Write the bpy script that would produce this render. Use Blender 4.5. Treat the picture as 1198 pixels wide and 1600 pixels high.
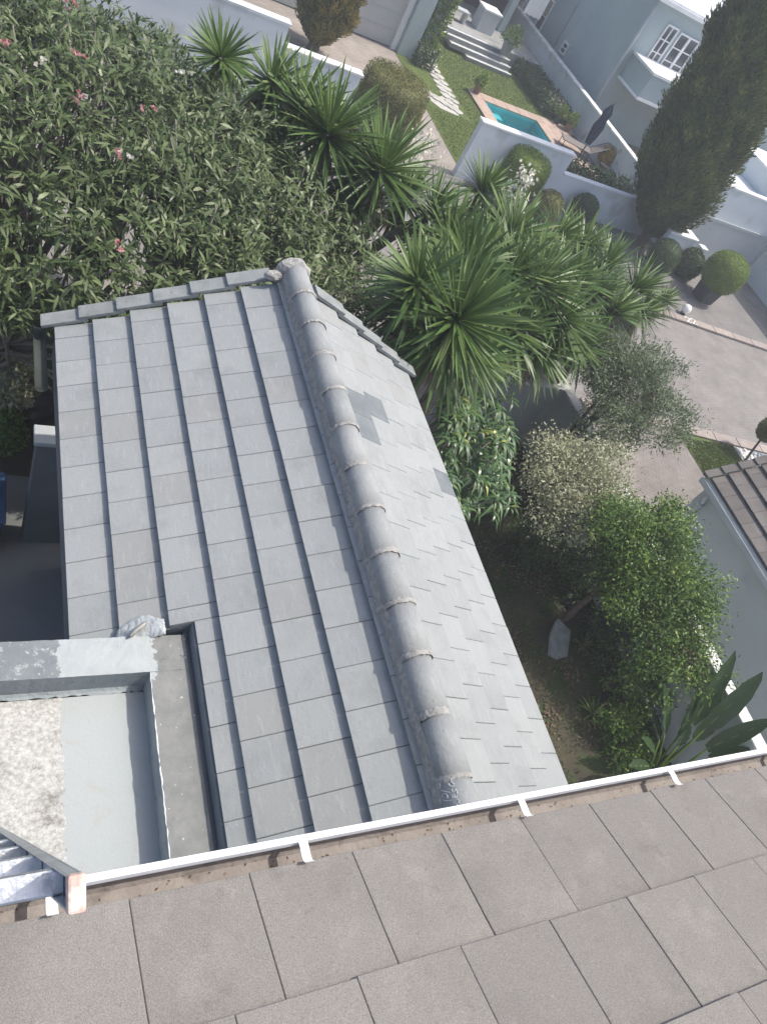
import bpy, math, random
import numpy as np
from mathutils import Matrix, Vector
random.seed(7); rng = np.random.default_rng(7)
R_ = math.radians
SC = bpy.context.scene
COL = SC.collection
for o in list(bpy.data.objects): bpy.data.objects.remove(o)

# ------------------------------------------------------------------ camera
# world: X to the right along the eaves, Y away along the ridge, Z up, street level 0, eye 9 m up on the roof
PXF = 1174.63
CC = (599.0, 800.0)
_n = Vector((-719.0, 990.0, PXF)).normalized()
_y = Vector((-587.0, -1820.0, PXF)).normalized()
_z = -_n
_x = _y.cross(_z).normalized()
ROT = Matrix((_x, _y, _z))                     # camera (x right, y down, z forward) -> world
EYE = Vector((0.0, 0.0, 9.0))
cam_d = bpy.data.cameras.new('camera'); cam = bpy.data.objects.new('camera', cam_d); COL.objects.link(cam)
cam_d.sensor_fit = 'VERTICAL'; cam_d.sensor_height = 24.0; cam_d.lens = PXF / 1600.0 * 24.0
cam_d.clip_start = 0.05; cam_d.clip_end = 900
M3 = Matrix((ROT.col[0], -ROT.col[1], -ROT.col[2])).transposed()
cam.matrix_world = Matrix.Translation(EYE) @ M3.to_4x4()
SC.camera = cam
SC.render.engine = 'CYCLES'; SC.cycles.max_bounces = 6; SC.cycles.diffuse_bounces = 3; SC.cycles.volume_bounces = 0; SC.cycles.transparent_max_bounces = 8
SC.render.resolution_x = 766; SC.render.resolution_y = 1024

def ray(px, py):
    return (ROT @ Vector((px - CC[0], py - CC[1], PXF))).normalized()
def PZ(px, py, z): d = ray(px, py); return EYE + d * ((z - EYE.z) / d.z)
def PY(px, py, y): d = ray(px, py); return EYE + d * (y / d.y)
def PX(px, py, x): d = ray(px, py); return EYE + d * (x / d.x)

# ------------------------------------------------------------------ light
SUN = Vector((0.51, -0.05, 1.0)).normalized()
world = bpy.data.worlds.new('World'); SC.world = world; world.use_nodes = True
wn = world.node_tree; sky = wn.nodes.new('ShaderNodeTexSky'); sky.sky_type = 'NISHITA'; sky.sun_disc = False
sky.sun_elevation = math.asin(SUN.z); sky.sun_rotation = math.atan2(SUN.x, SUN.y)
sky.air_density = 0.9; sky.dust_density = 4.0; sky.ozone_density = 1.0
bg = wn.nodes['Background']; bg.inputs['Strength'].default_value = 0.138
wn.links.new(sky.outputs[0], bg.inputs[0])
sl = bpy.data.lights.new('sun', 'SUN'); sl.energy = 2.45; sl.angle = R_(0.55); sl.color = (1.0, 0.94, 0.83)
so = bpy.data.objects.new('sun', sl); COL.objects.link(so)
so.rotation_euler = SUN.to_track_quat('Z', 'Y').to_euler(); so.location = (8, 0, 20)
vs = SC.view_settings; vs.view_transform = 'Standard'; vs.look = 'None'; vs.exposure = 0.74; vs.gamma = 1.0
vs.use_curve_mapping = False

# ------------------------------------------------------------------ materials
def nodes(name):
    m = bpy.data.materials.new(name); m.use_nodes = True; nt = m.node_tree
    return m, nt, nt.nodes['Principled BSDF'], nt.nodes.new, nt.links.new
def rgb(c): return (c[0], c[1], c[2], 1.0)
def pbr(name, c1, c2, scale=3.0, rough=0.85, bump=0.15, bscale=60.0, rand=0.0, spec=0.3, metal=0.0, detail=6.0,
        c3=None, s3=25.0, lo=0.35, hi=0.65, d3=0.5):
    m, nt, b, N, L = nodes(name)
    g = N('ShaderNodeNewGeometry'); n1 = N('ShaderNodeTexNoise'); n1.inputs['Scale'].default_value = scale; n1.inputs['Detail'].default_value = detail
    L(g.outputs['Position'], n1.inputs['Vector'])
    r = N('ShaderNodeMapRange'); r.inputs[1].default_value = lo; r.inputs[2].default_value = hi; L(n1.outputs[0], r.inputs[0])
    mx = N('ShaderNodeMix'); mx.data_type = 'RGBA'; mx.inputs[6].default_value = rgb(c1); mx.inputs[7].default_value = rgb(c2)
    L(r.outputs[0], mx.inputs[0]); out = mx.outputs[2]
    if c3:
        n3 = N('ShaderNodeTexNoise'); n3.inputs['Scale'].default_value = s3; n3.inputs['Detail'].default_value = 4; L(g.outputs['Position'], n3.inputs['Vector'])
        r3 = N('ShaderNodeMapRange'); r3.inputs[1].default_value = d3; r3.inputs[2].default_value = d3 + 0.12; L(n3.outputs[0], r3.inputs[0])
        m3 = N('ShaderNodeMix'); m3.data_type = 'RGBA'; L(r3.outputs[0], m3.inputs[0]); L(out, m3.inputs[6]); m3.inputs[7].default_value = rgb(c3); out = m3.outputs[2]
    if rand:
        oi = N('ShaderNodeObjectInfo'); rr = N('ShaderNodeMapRange'); rr.inputs[3].default_value = 1 - rand; rr.inputs[4].default_value = 1 + rand * 0.6
        L(oi.outputs['Random'], rr.inputs[0]); vm = N('ShaderNodeVectorMath'); vm.operation = 'SCALE'; L(out, vm.inputs[0]); L(rr.outputs[0], vm.inputs['Scale']); out = vm.outputs[0]
    L(out, b.inputs['Base Color'])
    b.inputs['Roughness'].default_value = rough; b.inputs['Metallic'].default_value = metal; b.inputs['Specular IOR Level'].default_value = spec
    if bump:
        n2 = N('ShaderNodeTexNoise'); n2.inputs['Scale'].default_value = bscale; n2.inputs['Detail'].default_value = 5; L(g.outputs['Position'], n2.inputs['Vector'])
        bp = N('ShaderNodeBump'); bp.inputs['Strength'].default_value = bump; bp.inputs['Distance'].default_value = 0.02
        L(n2.outputs[0], bp.inputs['Height']); L(bp.outputs[0], b.inputs['Normal'])
    return m
def leafmat(name, cols, rough=0.45, trans=0.25, spec=0.4):
    """cols: ramp of leaf colours picked by the per-leaf attribute 'tint'"""
    m, nt, b, N, L = nodes(name)
    a = N('ShaderNodeAttribute'); a.attribute_name = 'tint'
    cr = N('ShaderNodeValToRGB'); el = cr.color_ramp.elements
    while len(el) < len(cols): el.new(0.5)
    cols = [tuple(x * (1.0 if name in ('pink_petal', 'cream_petal', 'banana_leaf', 'fallen_leaf', 'dead_leaf') else 1.12 if name == 'yucca_leaf' else 1.28) for x in c) for c in cols]
    for i, c in enumerate(cols): el[i].position = i / (len(cols) - 1); el[i].color = rgb(c)
    L(a.outputs['Fac'], cr.inputs[0]); L(cr.outputs[0], b.inputs['Base Color'])
    b.inputs['Roughness'].default_value = rough; b.inputs['Specular IOR Level'].default_value = spec
    t = N('ShaderNodeBsdfTranslucent'); L(cr.outputs[0], t.inputs[0])
    ms = N('ShaderNodeMixShader'); ms.inputs[0].default_value = trans
    L(b.outputs[0], ms.inputs[1]); L(t.outputs[0], ms.inputs[2]); L(ms.outputs[0], nt.nodes['Material Output'].inputs[0])
    return m
def paver(name, c1, c2, mortar, bw, rh, rot=0.0, patch=None):
    m, nt, b, N, L = nodes(name)
    g = N('ShaderNodeNewGeometry'); mp = N('ShaderNodeMapping'); mp.inputs['Rotation'].default_value[2] = rot; L(g.outputs['Position'], mp.inputs[0])
    br = N('ShaderNodeTexBrick'); br.inputs['Scale'].default_value = 1.0; br.inputs['Brick Width'].default_value = bw; br.inputs['Row Height'].default_value = rh
    br.inputs['Mortar Size'].default_value = 0.006; br.inputs['Color1'].default_value = rgb(c1); br.inputs['Color2'].default_value = rgb(c2); br.inputs['Mortar'].default_value = rgb(mortar)
    br.inputs['Bias'].default_value = 0.0
    L(mp.outputs[0], br.inputs[0]); nz = N('ShaderNodeTexNoise'); nz.inputs['Scale'].default_value = 1.1; nz.inputs['Detail'].default_value = 8; nz.inputs['Roughness'].default_value = 0.7; L(g.outputs['Position'], nz.inputs[0])
    r = N('ShaderNodeMapRange'); r.inputs[1].default_value = 0.35; r.inputs[2].default_value = 0.7; r.inputs[3].default_value = 0.78; r.inputs[4].default_value = 1.15; L(nz.outputs[0], r.inputs[0])
    vm = N('ShaderNodeVectorMath'); vm.operation = 'SCALE'; L(br.outputs[0], vm.inputs[0]); L(r.outputs[0], vm.inputs['Scale']); L(vm.outputs[0], b.inputs['Base Color'])
    b.inputs['Roughness'].default_value = 0.9; b.inputs['Specular IOR Level'].default_value = 0.2
    bp = N('ShaderNodeBump'); bp.inputs['Strength'].default_value = 0.4; bp.inputs['Distance'].default_value = 0.01; bp.invert = True; L(br.outputs['Fac'], bp.inputs['Height']); L(bp.outputs[0], b.inputs['Normal'])
    return m

M = {}
def tile_mat(name, ca, cb, cw, streak, spk, rough, spec, bump, bs):
    """roof tile: tint that differs from tile to tile, faint brush streaks and water marks, specks"""
    m, nt, b, N, L = nodes(name)
    g = N('ShaderNodeNewGeometry'); oi = N('ShaderNodeObjectInfo')
    def mix(f, a, c_):
        k = N('ShaderNodeMix'); k.data_type = 'RGBA'; L(f, k.inputs[0])
        for i, v in ((6, a), (7, c_)):
            if isinstance(v, tuple): k.inputs[i].default_value = rgb(v)
            else: L(v, k.inputs[i])
        return k.outputs[2]
    def noise(s, d=5, r=.6, sc=None, off=True):
        n = N('ShaderNodeTexNoise'); n.inputs['Scale'].default_value = s; n.inputs['Detail'].default_value = d; n.inputs['Roughness'].default_value = r
        mp = N('ShaderNodeMapping'); mp.inputs['Scale'].default_value = sc or (1, 1, 1); L(g.outputs['Position'], mp.inputs[0])
        if off:
            cx = N('ShaderNodeCombineXYZ'); mu = N('ShaderNodeMath'); mu.operation = 'MULTIPLY'; mu.inputs[1].default_value = 37.0; L(oi.outputs['Random'], mu.inputs[0]); L(mu.outputs[0], cx.inputs[2]); L(cx.outputs[0], mp.inputs['Location'])
        L(mp.outputs[0], n.inputs[0]); return n.outputs[0]
    def ramp(x, a, c_, lo=0., hi=1.):
        r = N('ShaderNodeMapRange'); r.inputs[1].default_value = a; r.inputs[2].default_value = c_; r.inputs[3].default_value = lo; r.inputs[4].default_value = hi; L(x, r.inputs[0]); return r.outputs[0]
    wn_ = N('ShaderNodeTexWhiteNoise'); wn_.noise_dimensions = '1D'; L(oi.outputs['Random'], wn_.inputs['W'])
    col = mix(oi.outputs['Random'], ca, cb)
    col = mix(ramp(wn_.outputs['Value'], .90, .93, 0, .8), col, cw)
    col = mix(ramp(noise(2.6, 6, .65), .50, .68, 0, .55), col, tuple(x * .80 for x in ca))
    st = noise(9, 4, .6, streak); col = mix(ramp(st, .54, .70, 0, .35), col, tuple(min(1, x * 1.22) for x in cb))
    st2 = noise(14, 3, .6, streak); col = mix(ramp(st2, .62, .75, 0, .45), col, tuple(x * .72 for x in cw))
    col = mix(ramp(noise(70, 2, .5), .70, .74, 0, spk), col, tuple(x * .45 for x in cw))
    col = mix(ramp(noise(55, 2, .5), .72, .76, 0, spk), col, tuple(min(1, x * 1.5) for x in cb))
    L(col, b.inputs['Base Color']); b.inputs['Roughness'].default_value = rough; b.inputs['Specular IOR Level'].default_value = spec
    bp = N('ShaderNodeBump'); bp.inputs['Strength'].default_value = bump; bp.inputs['Distance'].default_value = .012; L(noise(bs, 5, .6), bp.inputs['Height']); L(bp.outputs[0], b.inputs['Normal'])
    return m
M['tile'] = tile_mat('painted_concrete_tile', (.262, .280, .288), (.296, .312, .318), (.264, .272, .272), (4, .7, 4), .5, .7, .25, .22, 45)
def add_speckle(m, sc, lo, hi, dark, light):
    nt = m.node_tree; b = nt.nodes['Principled BSDF']; src = b.inputs['Base Color'].links[0].from_socket; N = nt.nodes.new; L = nt.links.new
    g = N('ShaderNodeNewGeometry'); n = N('ShaderNodeTexNoise'); n.inputs['Scale'].default_value = sc; n.inputs['Detail'].default_value = 3; n.inputs['Roughness'].default_value = .7; L(g.outputs['Position'], n.inputs[0])
    r = N('ShaderNodeMapRange'); r.inputs[1].default_value = lo; r.inputs[2].default_value = hi; r.inputs[3].default_value = dark; r.inputs[4].default_value = light; L(n.outputs[0], r.inputs[0])
    v = N('ShaderNodeVectorMath'); v.operation = 'SCALE'; L(src, v.inputs[0]); L(r.outputs[0], v.inputs['Scale']); L(v.outputs[0], b.inputs['Base Color'])
add_speckle(M['tile'], 160, .3, .7, .97, 1.03)
M['tile_dark'] = pbr('unpainted_patch_tile', (.13, .15, .165), (.17, .19, .205), 6, 0.7, 0.1, 90, spec=0.3)
M['ridge'] = tile_mat('ridge_tile_paint', (.262, .278, .286), (.305, .318, .322), (.265, .262, .25), (3, 1, 3), .7, .78, .18, .4, 30)
M['mortar'] = pbr('ridge_mortar', (.36, .355, .34), (.27, .268, .26), 22, 0.95, 0.6, 45, lo=.4, hi=.6)
M['verge'] = pbr('verge_concrete', (0.204, 0.221, 0.225), (0.264, 0.281, 0.285), 7, 0.85, 0.25, 60, rand=0.08, c3=(0.128, 0.128, 0.119), s3=30, d3=0.62)
M['deck'] = pbr('roof_underlay', (.10, .11, .12), (.13, .14, .15), 5)
M['flash'] = pbr('flashing_membrane', (.15, .175, .20), (.19, .21, .235), 5, 0.7, 0.3, 25)
M['neartile'] = tile_mat('grey_brown_granular_tile', (.218, .207, .196), (.248, .235, .220), (.235, .220, .200), (1, 1, 1), .35, .95, .08, .5, 400)
add_speckle(M['neartile'], 330, .36, .66, .80, 1.30)
M['wall'] = pbr('blue_grey_plaster', (.63, .69, .72), (.69, .74, .765), 0.9, 0.92, 0.12, 40, spec=0.15, c3=(.54, .585, .585), s3=1.4, d3=0.56)
M['walldk'] = pbr('teal_grey_plaster', (.34, .415, .435), (.38, .455, .47), 1.0, 0.92, 0.1, 30, spec=0.15)
M['wallgrey'] = pbr('warm_grey_plaster', (.47, .51, .515), (.53, .565, .57), 0.8, 0.92, 0.12, 30, spec=0.15, c3=(.42, .455, .45), s3=1.7, d3=0.58)
M['wallpeel'] = pbr('peeling_plaster', (.46, .52, .535), (.53, .585, .60), 1.2, 0.92, 0.3, 14, spec=0.1, c3=(.36, .345, .31), s3=2.6, d3=0.585)
M['white'] = pbr('white_paint', (.80, .81, .82), (.72, .735, .74), 3, 0.55, 0.05, 30, spec=0.4)
M['whitedirty'] = pbr('weathered_white_coping', (0.741, 0.75, 0.75), (0.522, 0.532, 0.522), 2.2, 0.8, 0.2, 25, c3=(0.285, 0.294, 0.275), s3=7, d3=0.60)
M['gutterin'] = pbr('gutter_dirt', (.235, .21, .197), (.30, .275, .26), 7, 0.9, 0.3, 50, c3=(.18, .16, .15), s3=12, d3=0.60)
M['guttergreen'] = pbr('old_gutter', (.045, .055, .05), (.065, .075, .07), 4, 0.9, 0.1, spec=0.1)  # near-black base: shade at the eave put into the gutter colour
M['alu'] = pbr('aluminium', (.62, .65, .68), (.50, .53, .56), 14, 0.34, 0.12, 50, metal=0.85, spec=0.5, c3=(.75, .77, .78), s3=30, d3=0.6)
M['cap'] = pbr('ladder_cap', (.55, .38, .33), (.68, .57, .51), 45, 0.85, 0.35, 70, lo=.4, hi=.6)
M['ntile'] = pbr('brown_grey_tile', (0.132, 0.122, 0.117), (0.174, 0.162, 0.155), 3, 0.85, 0.15, 70, rand=0.12, spec=0.2)
M['fascia'] = pbr('fascia_board', (.42, .455, .475), (.48, .51, .525), 3, 0.6, 0.05)
M['pipe'] = pbr('painted_downpipe', (.43, .47, .49), (.48, .515, .53), 3, 0.55, 0.03)
M['dark'] = pbr('dark_interior', (.03, .035, .04), (.045, .05, .055), 2)
M['glass'] = pbr('window_glass', (.035, .045, .055), (.05, .06, .07), 1.5, 0.08, 0.0, spec=0.7)
M['asphalt'] = paver('pinkish_paving', (0.217, 0.205, 0.199), (0.242, 0.228, 0.221), (0.197, 0.185, 0.18), .21, .105, R_(-7))
M['drive'] = paver('brick_driveway', (0.215, 0.195, 0.183), (0.238, 0.217, 0.204), (0.156, 0.14, 0.13), .22, .11, R_(28))
M['drive2'] = paver('brick_forecourt', (.30, .27, .245), (.35, .31, .285), (.21, .19, .17), .22, .11, 0)
M['apron'] = paver('cobbled_apron', (0.204, 0.196, 0.192), (0.228, 0.218, 0.213), (0.168, 0.16, 0.156), .12, .12, R_(-7))
M['kerb'] = pbr('pink_kerb', (.285, .245, .225), (.34, .295, .27), 5, 0.9, 0.2, 60, rand=0.10)
M['grass'] = pbr('lawn', (.065, .10, .022), (.10, .135, .033), 2.5, 0.95, 0.6, 120, c3=(.14, .155, .05), s3=9, d3=0.55)
M['grassfar'] = pbr('dry_lawn', (.13, .16, .06), (.17, .19, .08), 2.5, 0.95, 0.6, 120)
M['soil'] = pbr('garden_soil', (0.048, 0.0416, 0.032), (0.068, 0.064, 0.04), 1.3, 1.0, 0.7, 25, c3=(0.04, 0.06, 0.024), s3=2.2, d3=0.50)
M['ground'] = pbr('ground', (.22, .205, .19), (.27, .25, .23), 1.3, 0.95, 0.2, 40)
M['coping'] = pbr('pool_coping', (0.376, 0.28, 0.232), (0.44, 0.344, 0.288), 6, 0.8, 0.1, rand=0.08)
M['pooltile'] = pbr('pool_plaster', (.05, .42, .46), (.07, .50, .54), 2, 0.6, 0.05)
M['poolstep'] = pbr('pool_step', (.13, .55, .58), (.16, .60, .62), 2, 0.6, 0.0)
M['stone'] = pbr('pale_path_stone', (0.496, 0.488, 0.456), (0.384, 0.38, 0.352), 5, 0.9, 0.4, 30, rand=0.1)
M['slate'] = pbr('slate_slab', (.16, .18, .175), (.24, .26, .255), 7, 0.75, 0.5, 25)
M['pebw'] = pbr('white_pebble', (.72, .71, .69), (.6, .6, .58), 5, 0.8, 0.1)
M['peb_shade'] = pbr('shadow_tint_pebble', (.24, .26, .31), (.30, .32, .36), 5, 0.8, 0.1)  # shadow on the bed painted as a darker bluish pebble colour
M['bark'] = pbr('bark', (.085, .065, .05), (.13, .105, .085), 12, 0.95, 0.8, 40)
M['barkp'] = pbr('pale_bark', (.19, .175, .155), (.25, .235, .21), 10, 0.95, 0.6, 30)
M['dead'] = leafmat('dead_leaf', [(.13, .10, .065), (.22, .18, .12), (.33, .29, .22)], 0.9, 0.1, 0.1)
M['terra'] = pbr('terracotta', (.25, .15, .105), (.30, .19, .13), 8, 0.9, 0.1)
M['potgrey'] = pbr('grey_glazed_pot', (.20, .24, .255), (.25, .29, .30), 5, 0.5, 0.05)
M['potdark'] = pbr('dark_pot', (.055, .055, .06), (.075, .075, .08), 5, 0.7, 0.05)
M['navy'] = pbr('navy_canvas', (.035, .05, .10), (.055, .075, .13), 6, 0.9, 0.3, 20)
M['sling'] = pbr('taupe_sling', (.17, .15, .14), (.21, .19, .18), 10, 0.9, 0.1)
M['blackmetal'] = pbr('black_metal', (.03, .03, .032), (.045, .045, .05), 6, 0.5, 0.0)
M['blue'] = pbr('blue_plastic', (.012, .045, .11), (.018, .055, .13), 4, 0.6, 0.05)
M['passage'] = pbr('shade_tone_concrete', (.14, .148, .15), (.185, .19, .19), 1.5, 0.9, 0.2, 30)  # passage floor darkened, the house's shade put into its colour
M['stub'] = pbr('shade_tone_plaster', (.14, .155, .165), (.17, .185, .195), 2, 0.9, 0.1)  # low albedo carries the deep passage shade in the colour
M['globe'] = pbr('white_globe', (.82, .81, .78), (.74, .73, .70), 4, 0.35, 0.0)
M['chalk'] = pbr('chalk', (.74, .76, .77), (.62, .64, .66), 60, 1.0, 0.0)
M['step'] = pbr('step_tread', (0.264, 0.268, 0.264), (0.32, 0.324, 0.32), 4, 0.8, 0.1)
M['midrib'] = pbr('leaf_midrib', (.13, .18, .07), (.16, .21, .09), 8, 0.5, 0.0)
M['roofwhite'] = pbr('white_roof_coat', (.70, .74, .78), (.62, .66, .70), 1.5, 0.7, 0.1)

# painted and weathered cement of the small flat roof: masks with shapes of their own (paint strokes, bare cement)
def parapet_mat(name, mode):
    m, nt, b, N, L = nodes(name)
    g = N('ShaderNodeNewGeometry'); sp = N('ShaderNodeSeparateXYZ'); L(g.outputs['Position'], sp.inputs[0])
    def noise(s, d=6, rough=.6):
        n = N('ShaderNodeTexNoise'); n.inputs['Scale'].default_value = s; n.inputs['Detail'].default_value = d; n.inputs['Roughness'].default_value = rough; L(g.outputs['Position'], n.inputs[0]); return n.outputs[0]
    def math_(op, a, c):
        k = N('ShaderNodeMath'); k.operation = op
        for i, v in enumerate((a, c)):
            if isinstance(v, (int, float)): k.inputs[i].default_value = v
            else: L(v, k.inputs[i])
        return k.outputs[0]
    def ramp(x, a, c_, lo=0., hi=1.):
        r = N('ShaderNodeMapRange'); r.inputs[1].default_value = a; r.inputs[2].default_value = c_; r.inputs[3].default_value = lo; r.inputs[4].default_value = hi; L(x, r.inputs[0]); return r.outputs[0]
    def mix(f, a, c_):
        k = N('ShaderNodeMix'); k.data_type = 'RGBA'; L(f, k.inputs[0])
        for i, v in ((6, a), (7, c_)):
            if isinstance(v, tuple): k.inputs[i].default_value = rgb(v)
            else: L(v, k.inputs[i])
        return k.outputs[2]
    nb = noise(7); nf = noise(38, 8, .75); nm = noise(16, 8, .7)
    cement = mix(ramp(nb, .35, .65), (0.175, 0.185, 0.185), (0.235, 0.24, 0.235))
    cement = mix(ramp(nm, .60, .72), cement, (0.0962, 0.104, 0.104))
    paint = mix(ramp(nb, .3, .7), (0.32, 0.355, 0.37), (0.385, 0.415, 0.425))
    if mode == 'top':
        wob = math_('MULTIPLY', math_('SUBTRACT', nm, .5), .22)
        xa = math_('ADD', sp.outputs[0], wob)
        f1 = math_('MULTIPLY', math_('GREATER_THAN', xa, .625), math_('LESS_THAN', xa, 1.245))
        fy = math_('GREATER_THAN', math_('ADD', sp.outputs[1], wob), 2.14)
        f = math_('MULTIPLY', f1, fy)
        old = mix(ramp(nm, .55, .62), mix(ramp(nb, .3, .7), (0.148, 0.174, 0.189), (0.2, 0.222, 0.233)), (0.34, 0.37, 0.381))
        left = math_('LESS_THAN', sp.outputs[0], .90)
        base = mix(left, cement, old)
        spl = ramp(noise(30, 2, .5), .705, .725)
        base = mix(spl, base, (0.444, 0.466, 0.466))
        col = mix(f, base, paint)
    else:
        wob = math_('MULTIPLY', math_('SUBTRACT', nm, .5), .16)
        f = math_('GREATER_THAN', math_('ADD', sp.outputs[0], wob), .66)
        n9 = noise(4.2, 10, .72)
        worn = mix(ramp(nf, .40, .62), (0.311, 0.311, 0.296), (0.518, 0.525, 0.518))
        worn = mix(ramp(n9, .50, .60), worn, mix(ramp(nf, .45, .6), (0.2, 0.192, 0.178), (0.37, 0.37, 0.355)))
        worn = mix(ramp(n9, .36, .30), worn, (0.548, 0.555, 0.548))
        p2 = mix(ramp(nb, .55, .75), (0.355, 0.385, 0.395), (0.345, 0.35, 0.33))
        p2 = mix(ramp(nf, .66, .72), p2, (0.222, 0.222, 0.215))
        col = mix(f, worn, p2)
    L(col, b.inputs['Base Color']); b.inputs['Roughness'].default_value = .8; b.inputs['Specular IOR Level'].default_value = .25
    bp = N('ShaderNodeBump'); bp.inputs['Strength'].default_value = .5; bp.inputs['Distance'].default_value = .012; L(nf, bp.inputs['Height']); L(bp.outputs[0], b.inputs['Normal'])
    return m
M['ptop'] = parapet_mat('patched_parapet_paint', 'top'); M['pfloor'] = parapet_mat('worn_flat_roof', 'floor')
M['pside'] = pbr('painted_parapet_side', (.25, .285, .305), (.31, .345, .36), 4, 0.8, 0.3, 40, c3=(.22, .24, .255), s3=14, d3=0.60)
wm_, wnt, wb, WN, WL = nodes('pool_water')
tr = WN('ShaderNodeBsdfTransparent'); tr.inputs[0].default_value = (.62, .90, .93, 1); gl = WN('ShaderNodeBsdfGlossy'); gl.inputs['Roughness'].default_value = .03
fr = WN('ShaderNodeFresnel'); fr.inputs[0].default_value = 1.33; msn = WN('ShaderNodeMixShader'); WL(fr.outputs[0], msn.inputs[0]); WL(tr.outputs[0], msn.inputs[1]); WL(gl.outputs[0], msn.inputs[2])
nzw = WN('ShaderNodeTexNoise'); nzw.inputs['Scale'].default_value = 5; bpw = WN('ShaderNodeBump'); bpw.inputs['Strength'].default_value = .15; WL(nzw.outputs[0], bpw.inputs['Height']); WL(bpw.outputs[0], gl.inputs['Normal'])
WL(msn.outputs[0], wnt.nodes['Material Output'].inputs[0]); M['water'] = wm_

M['L_fran'] = leafmat('frangipani_leaf', [(.042, .064, .024), (.072, .104, .040), (.106, .142, .060), (.170, .195, .110)], 0.42, 0.2, 0.35)
M['L_yucca'] = leafmat('yucca_leaf', [(.032, .066, .018), (.066, .122, .031), (.112, .175, .046), (.22, .26, .10)], 0.42, 0.14, 0.4)
M['L_drac'] = leafmat('strap_leaf', [(.035, .075, .03), (.06, .115, .045), (.09, .15, .055), (.30, .30, .06)], 0.32, 0.2, 0.5)
M['L_olive'] = leafmat('olive_leaf', [(.075, .105, .055), (.115, .150, .080), (.175, .210, .125)], 0.5, 0.22, 0.35)
M['L_pale'] = leafmat('cream_variegated_leaf', [(.16, .175, .10), (.28, .29, .185), (.44, .43, .32)], 0.5, 0.2, 0.4)
M['L_green'] = leafmat('bright_leaf', [(.032, .072, .016), (.060, .118, .024), (.105, .175, .034), (.20, .24, .055)], 0.45, 0.22, 0.35)
M['L_top'] = leafmat('clipped_leaf', [(.085, .135, .024), (.135, .195, .034), (.22, .275, .06)], 0.5, 0.15, 0.25)
M['L_topo'] = leafmat('bronze_clipped_leaf', [(.08, .088, .026), (.135, .135, .042), (.21, .19, .065)], 0.55, 0.15, 0.3)
M['L_topd'] = leafmat('dark_clipped_leaf', [(.032, .058, .022), (.052, .085, .032), (.085, .118, .05)], 0.5, 0.12, 0.3)
M['L_cyp'] = leafmat('cypress_spray', [(.028, .052, .016), (.056, .088, .025), (.092, .122, .034), (.19, .18, .055)], 0.65, 0.1, 0.15)
M['L_gold'] = leafmat('golden_conifer_spray', [(.03, .05, .015), (.085, .095, .022), (.18, .15, .035), (.30, .23, .06)], 0.6, 0.1, 0.2)
M['L_ban'] = leafmat('banana_leaf', [(.024, .050, .020), (.038, .072, .028), (.055, .095, .036)], 0.38, 0.2, 0.35)
M['L_grass'] = leafmat('grass_blade', [(.045, .075, .018), (.08, .115, .028), (.14, .145, .05)], 0.7, 0.2, 0.2)
M['L_orange'] = leafmat('yellow_shrub_leaf', [(.20, .16, .03), (.32, .24, .05), (.42, .30, .08)], 0.6, 0.2, 0.2)
M['F_pink'] = leafmat('pink_petal', [(.45, .14, .15), (.55, .26, .27), (.66, .48, .46)], 0.6, 0.3, 0.2)
M['F_white'] = leafmat('cream_petal', [(.70, .66, .52), (.75, .73, .64), (.78, .78, .72)], 0.6, 0.3, 0.2)
M['L_litter'] = leafmat('fallen_leaf', [(0.096, 0.06, 0.039), (0.144, 0.102, 0.072), (0.204, 0.162, 0.12)], 0.9, 0.05, 0.1)

# ------------------------------------------------------------------ object helpers
WM = {}
def link(name, mesh, parent=None, mtx=None):
    o = bpy.data.objects.new(name, mesh); COL.objects.link(o)
    mtx = mtx if mtx is not None else Matrix.Identity(4)
    if parent is not None:
        o.parent = parent; o.matrix_parent_inverse = WM[parent.name].inverted()
    o.matrix_basis = mtx; WM[o.name] = mtx.copy()
    return o
def tag(o, label=None, cat=None, group=None, kind=None):
    if label: o['label'] = label
    if cat: o['category'] = cat
    if group: o['group'] = group
    if kind: o['kind'] = kind
    return o
def thing(name, loc, label, cat, group=None):
    return tag(link(name, None, None, Matrix.Translation(Vector(loc))), label, cat, group)

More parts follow.
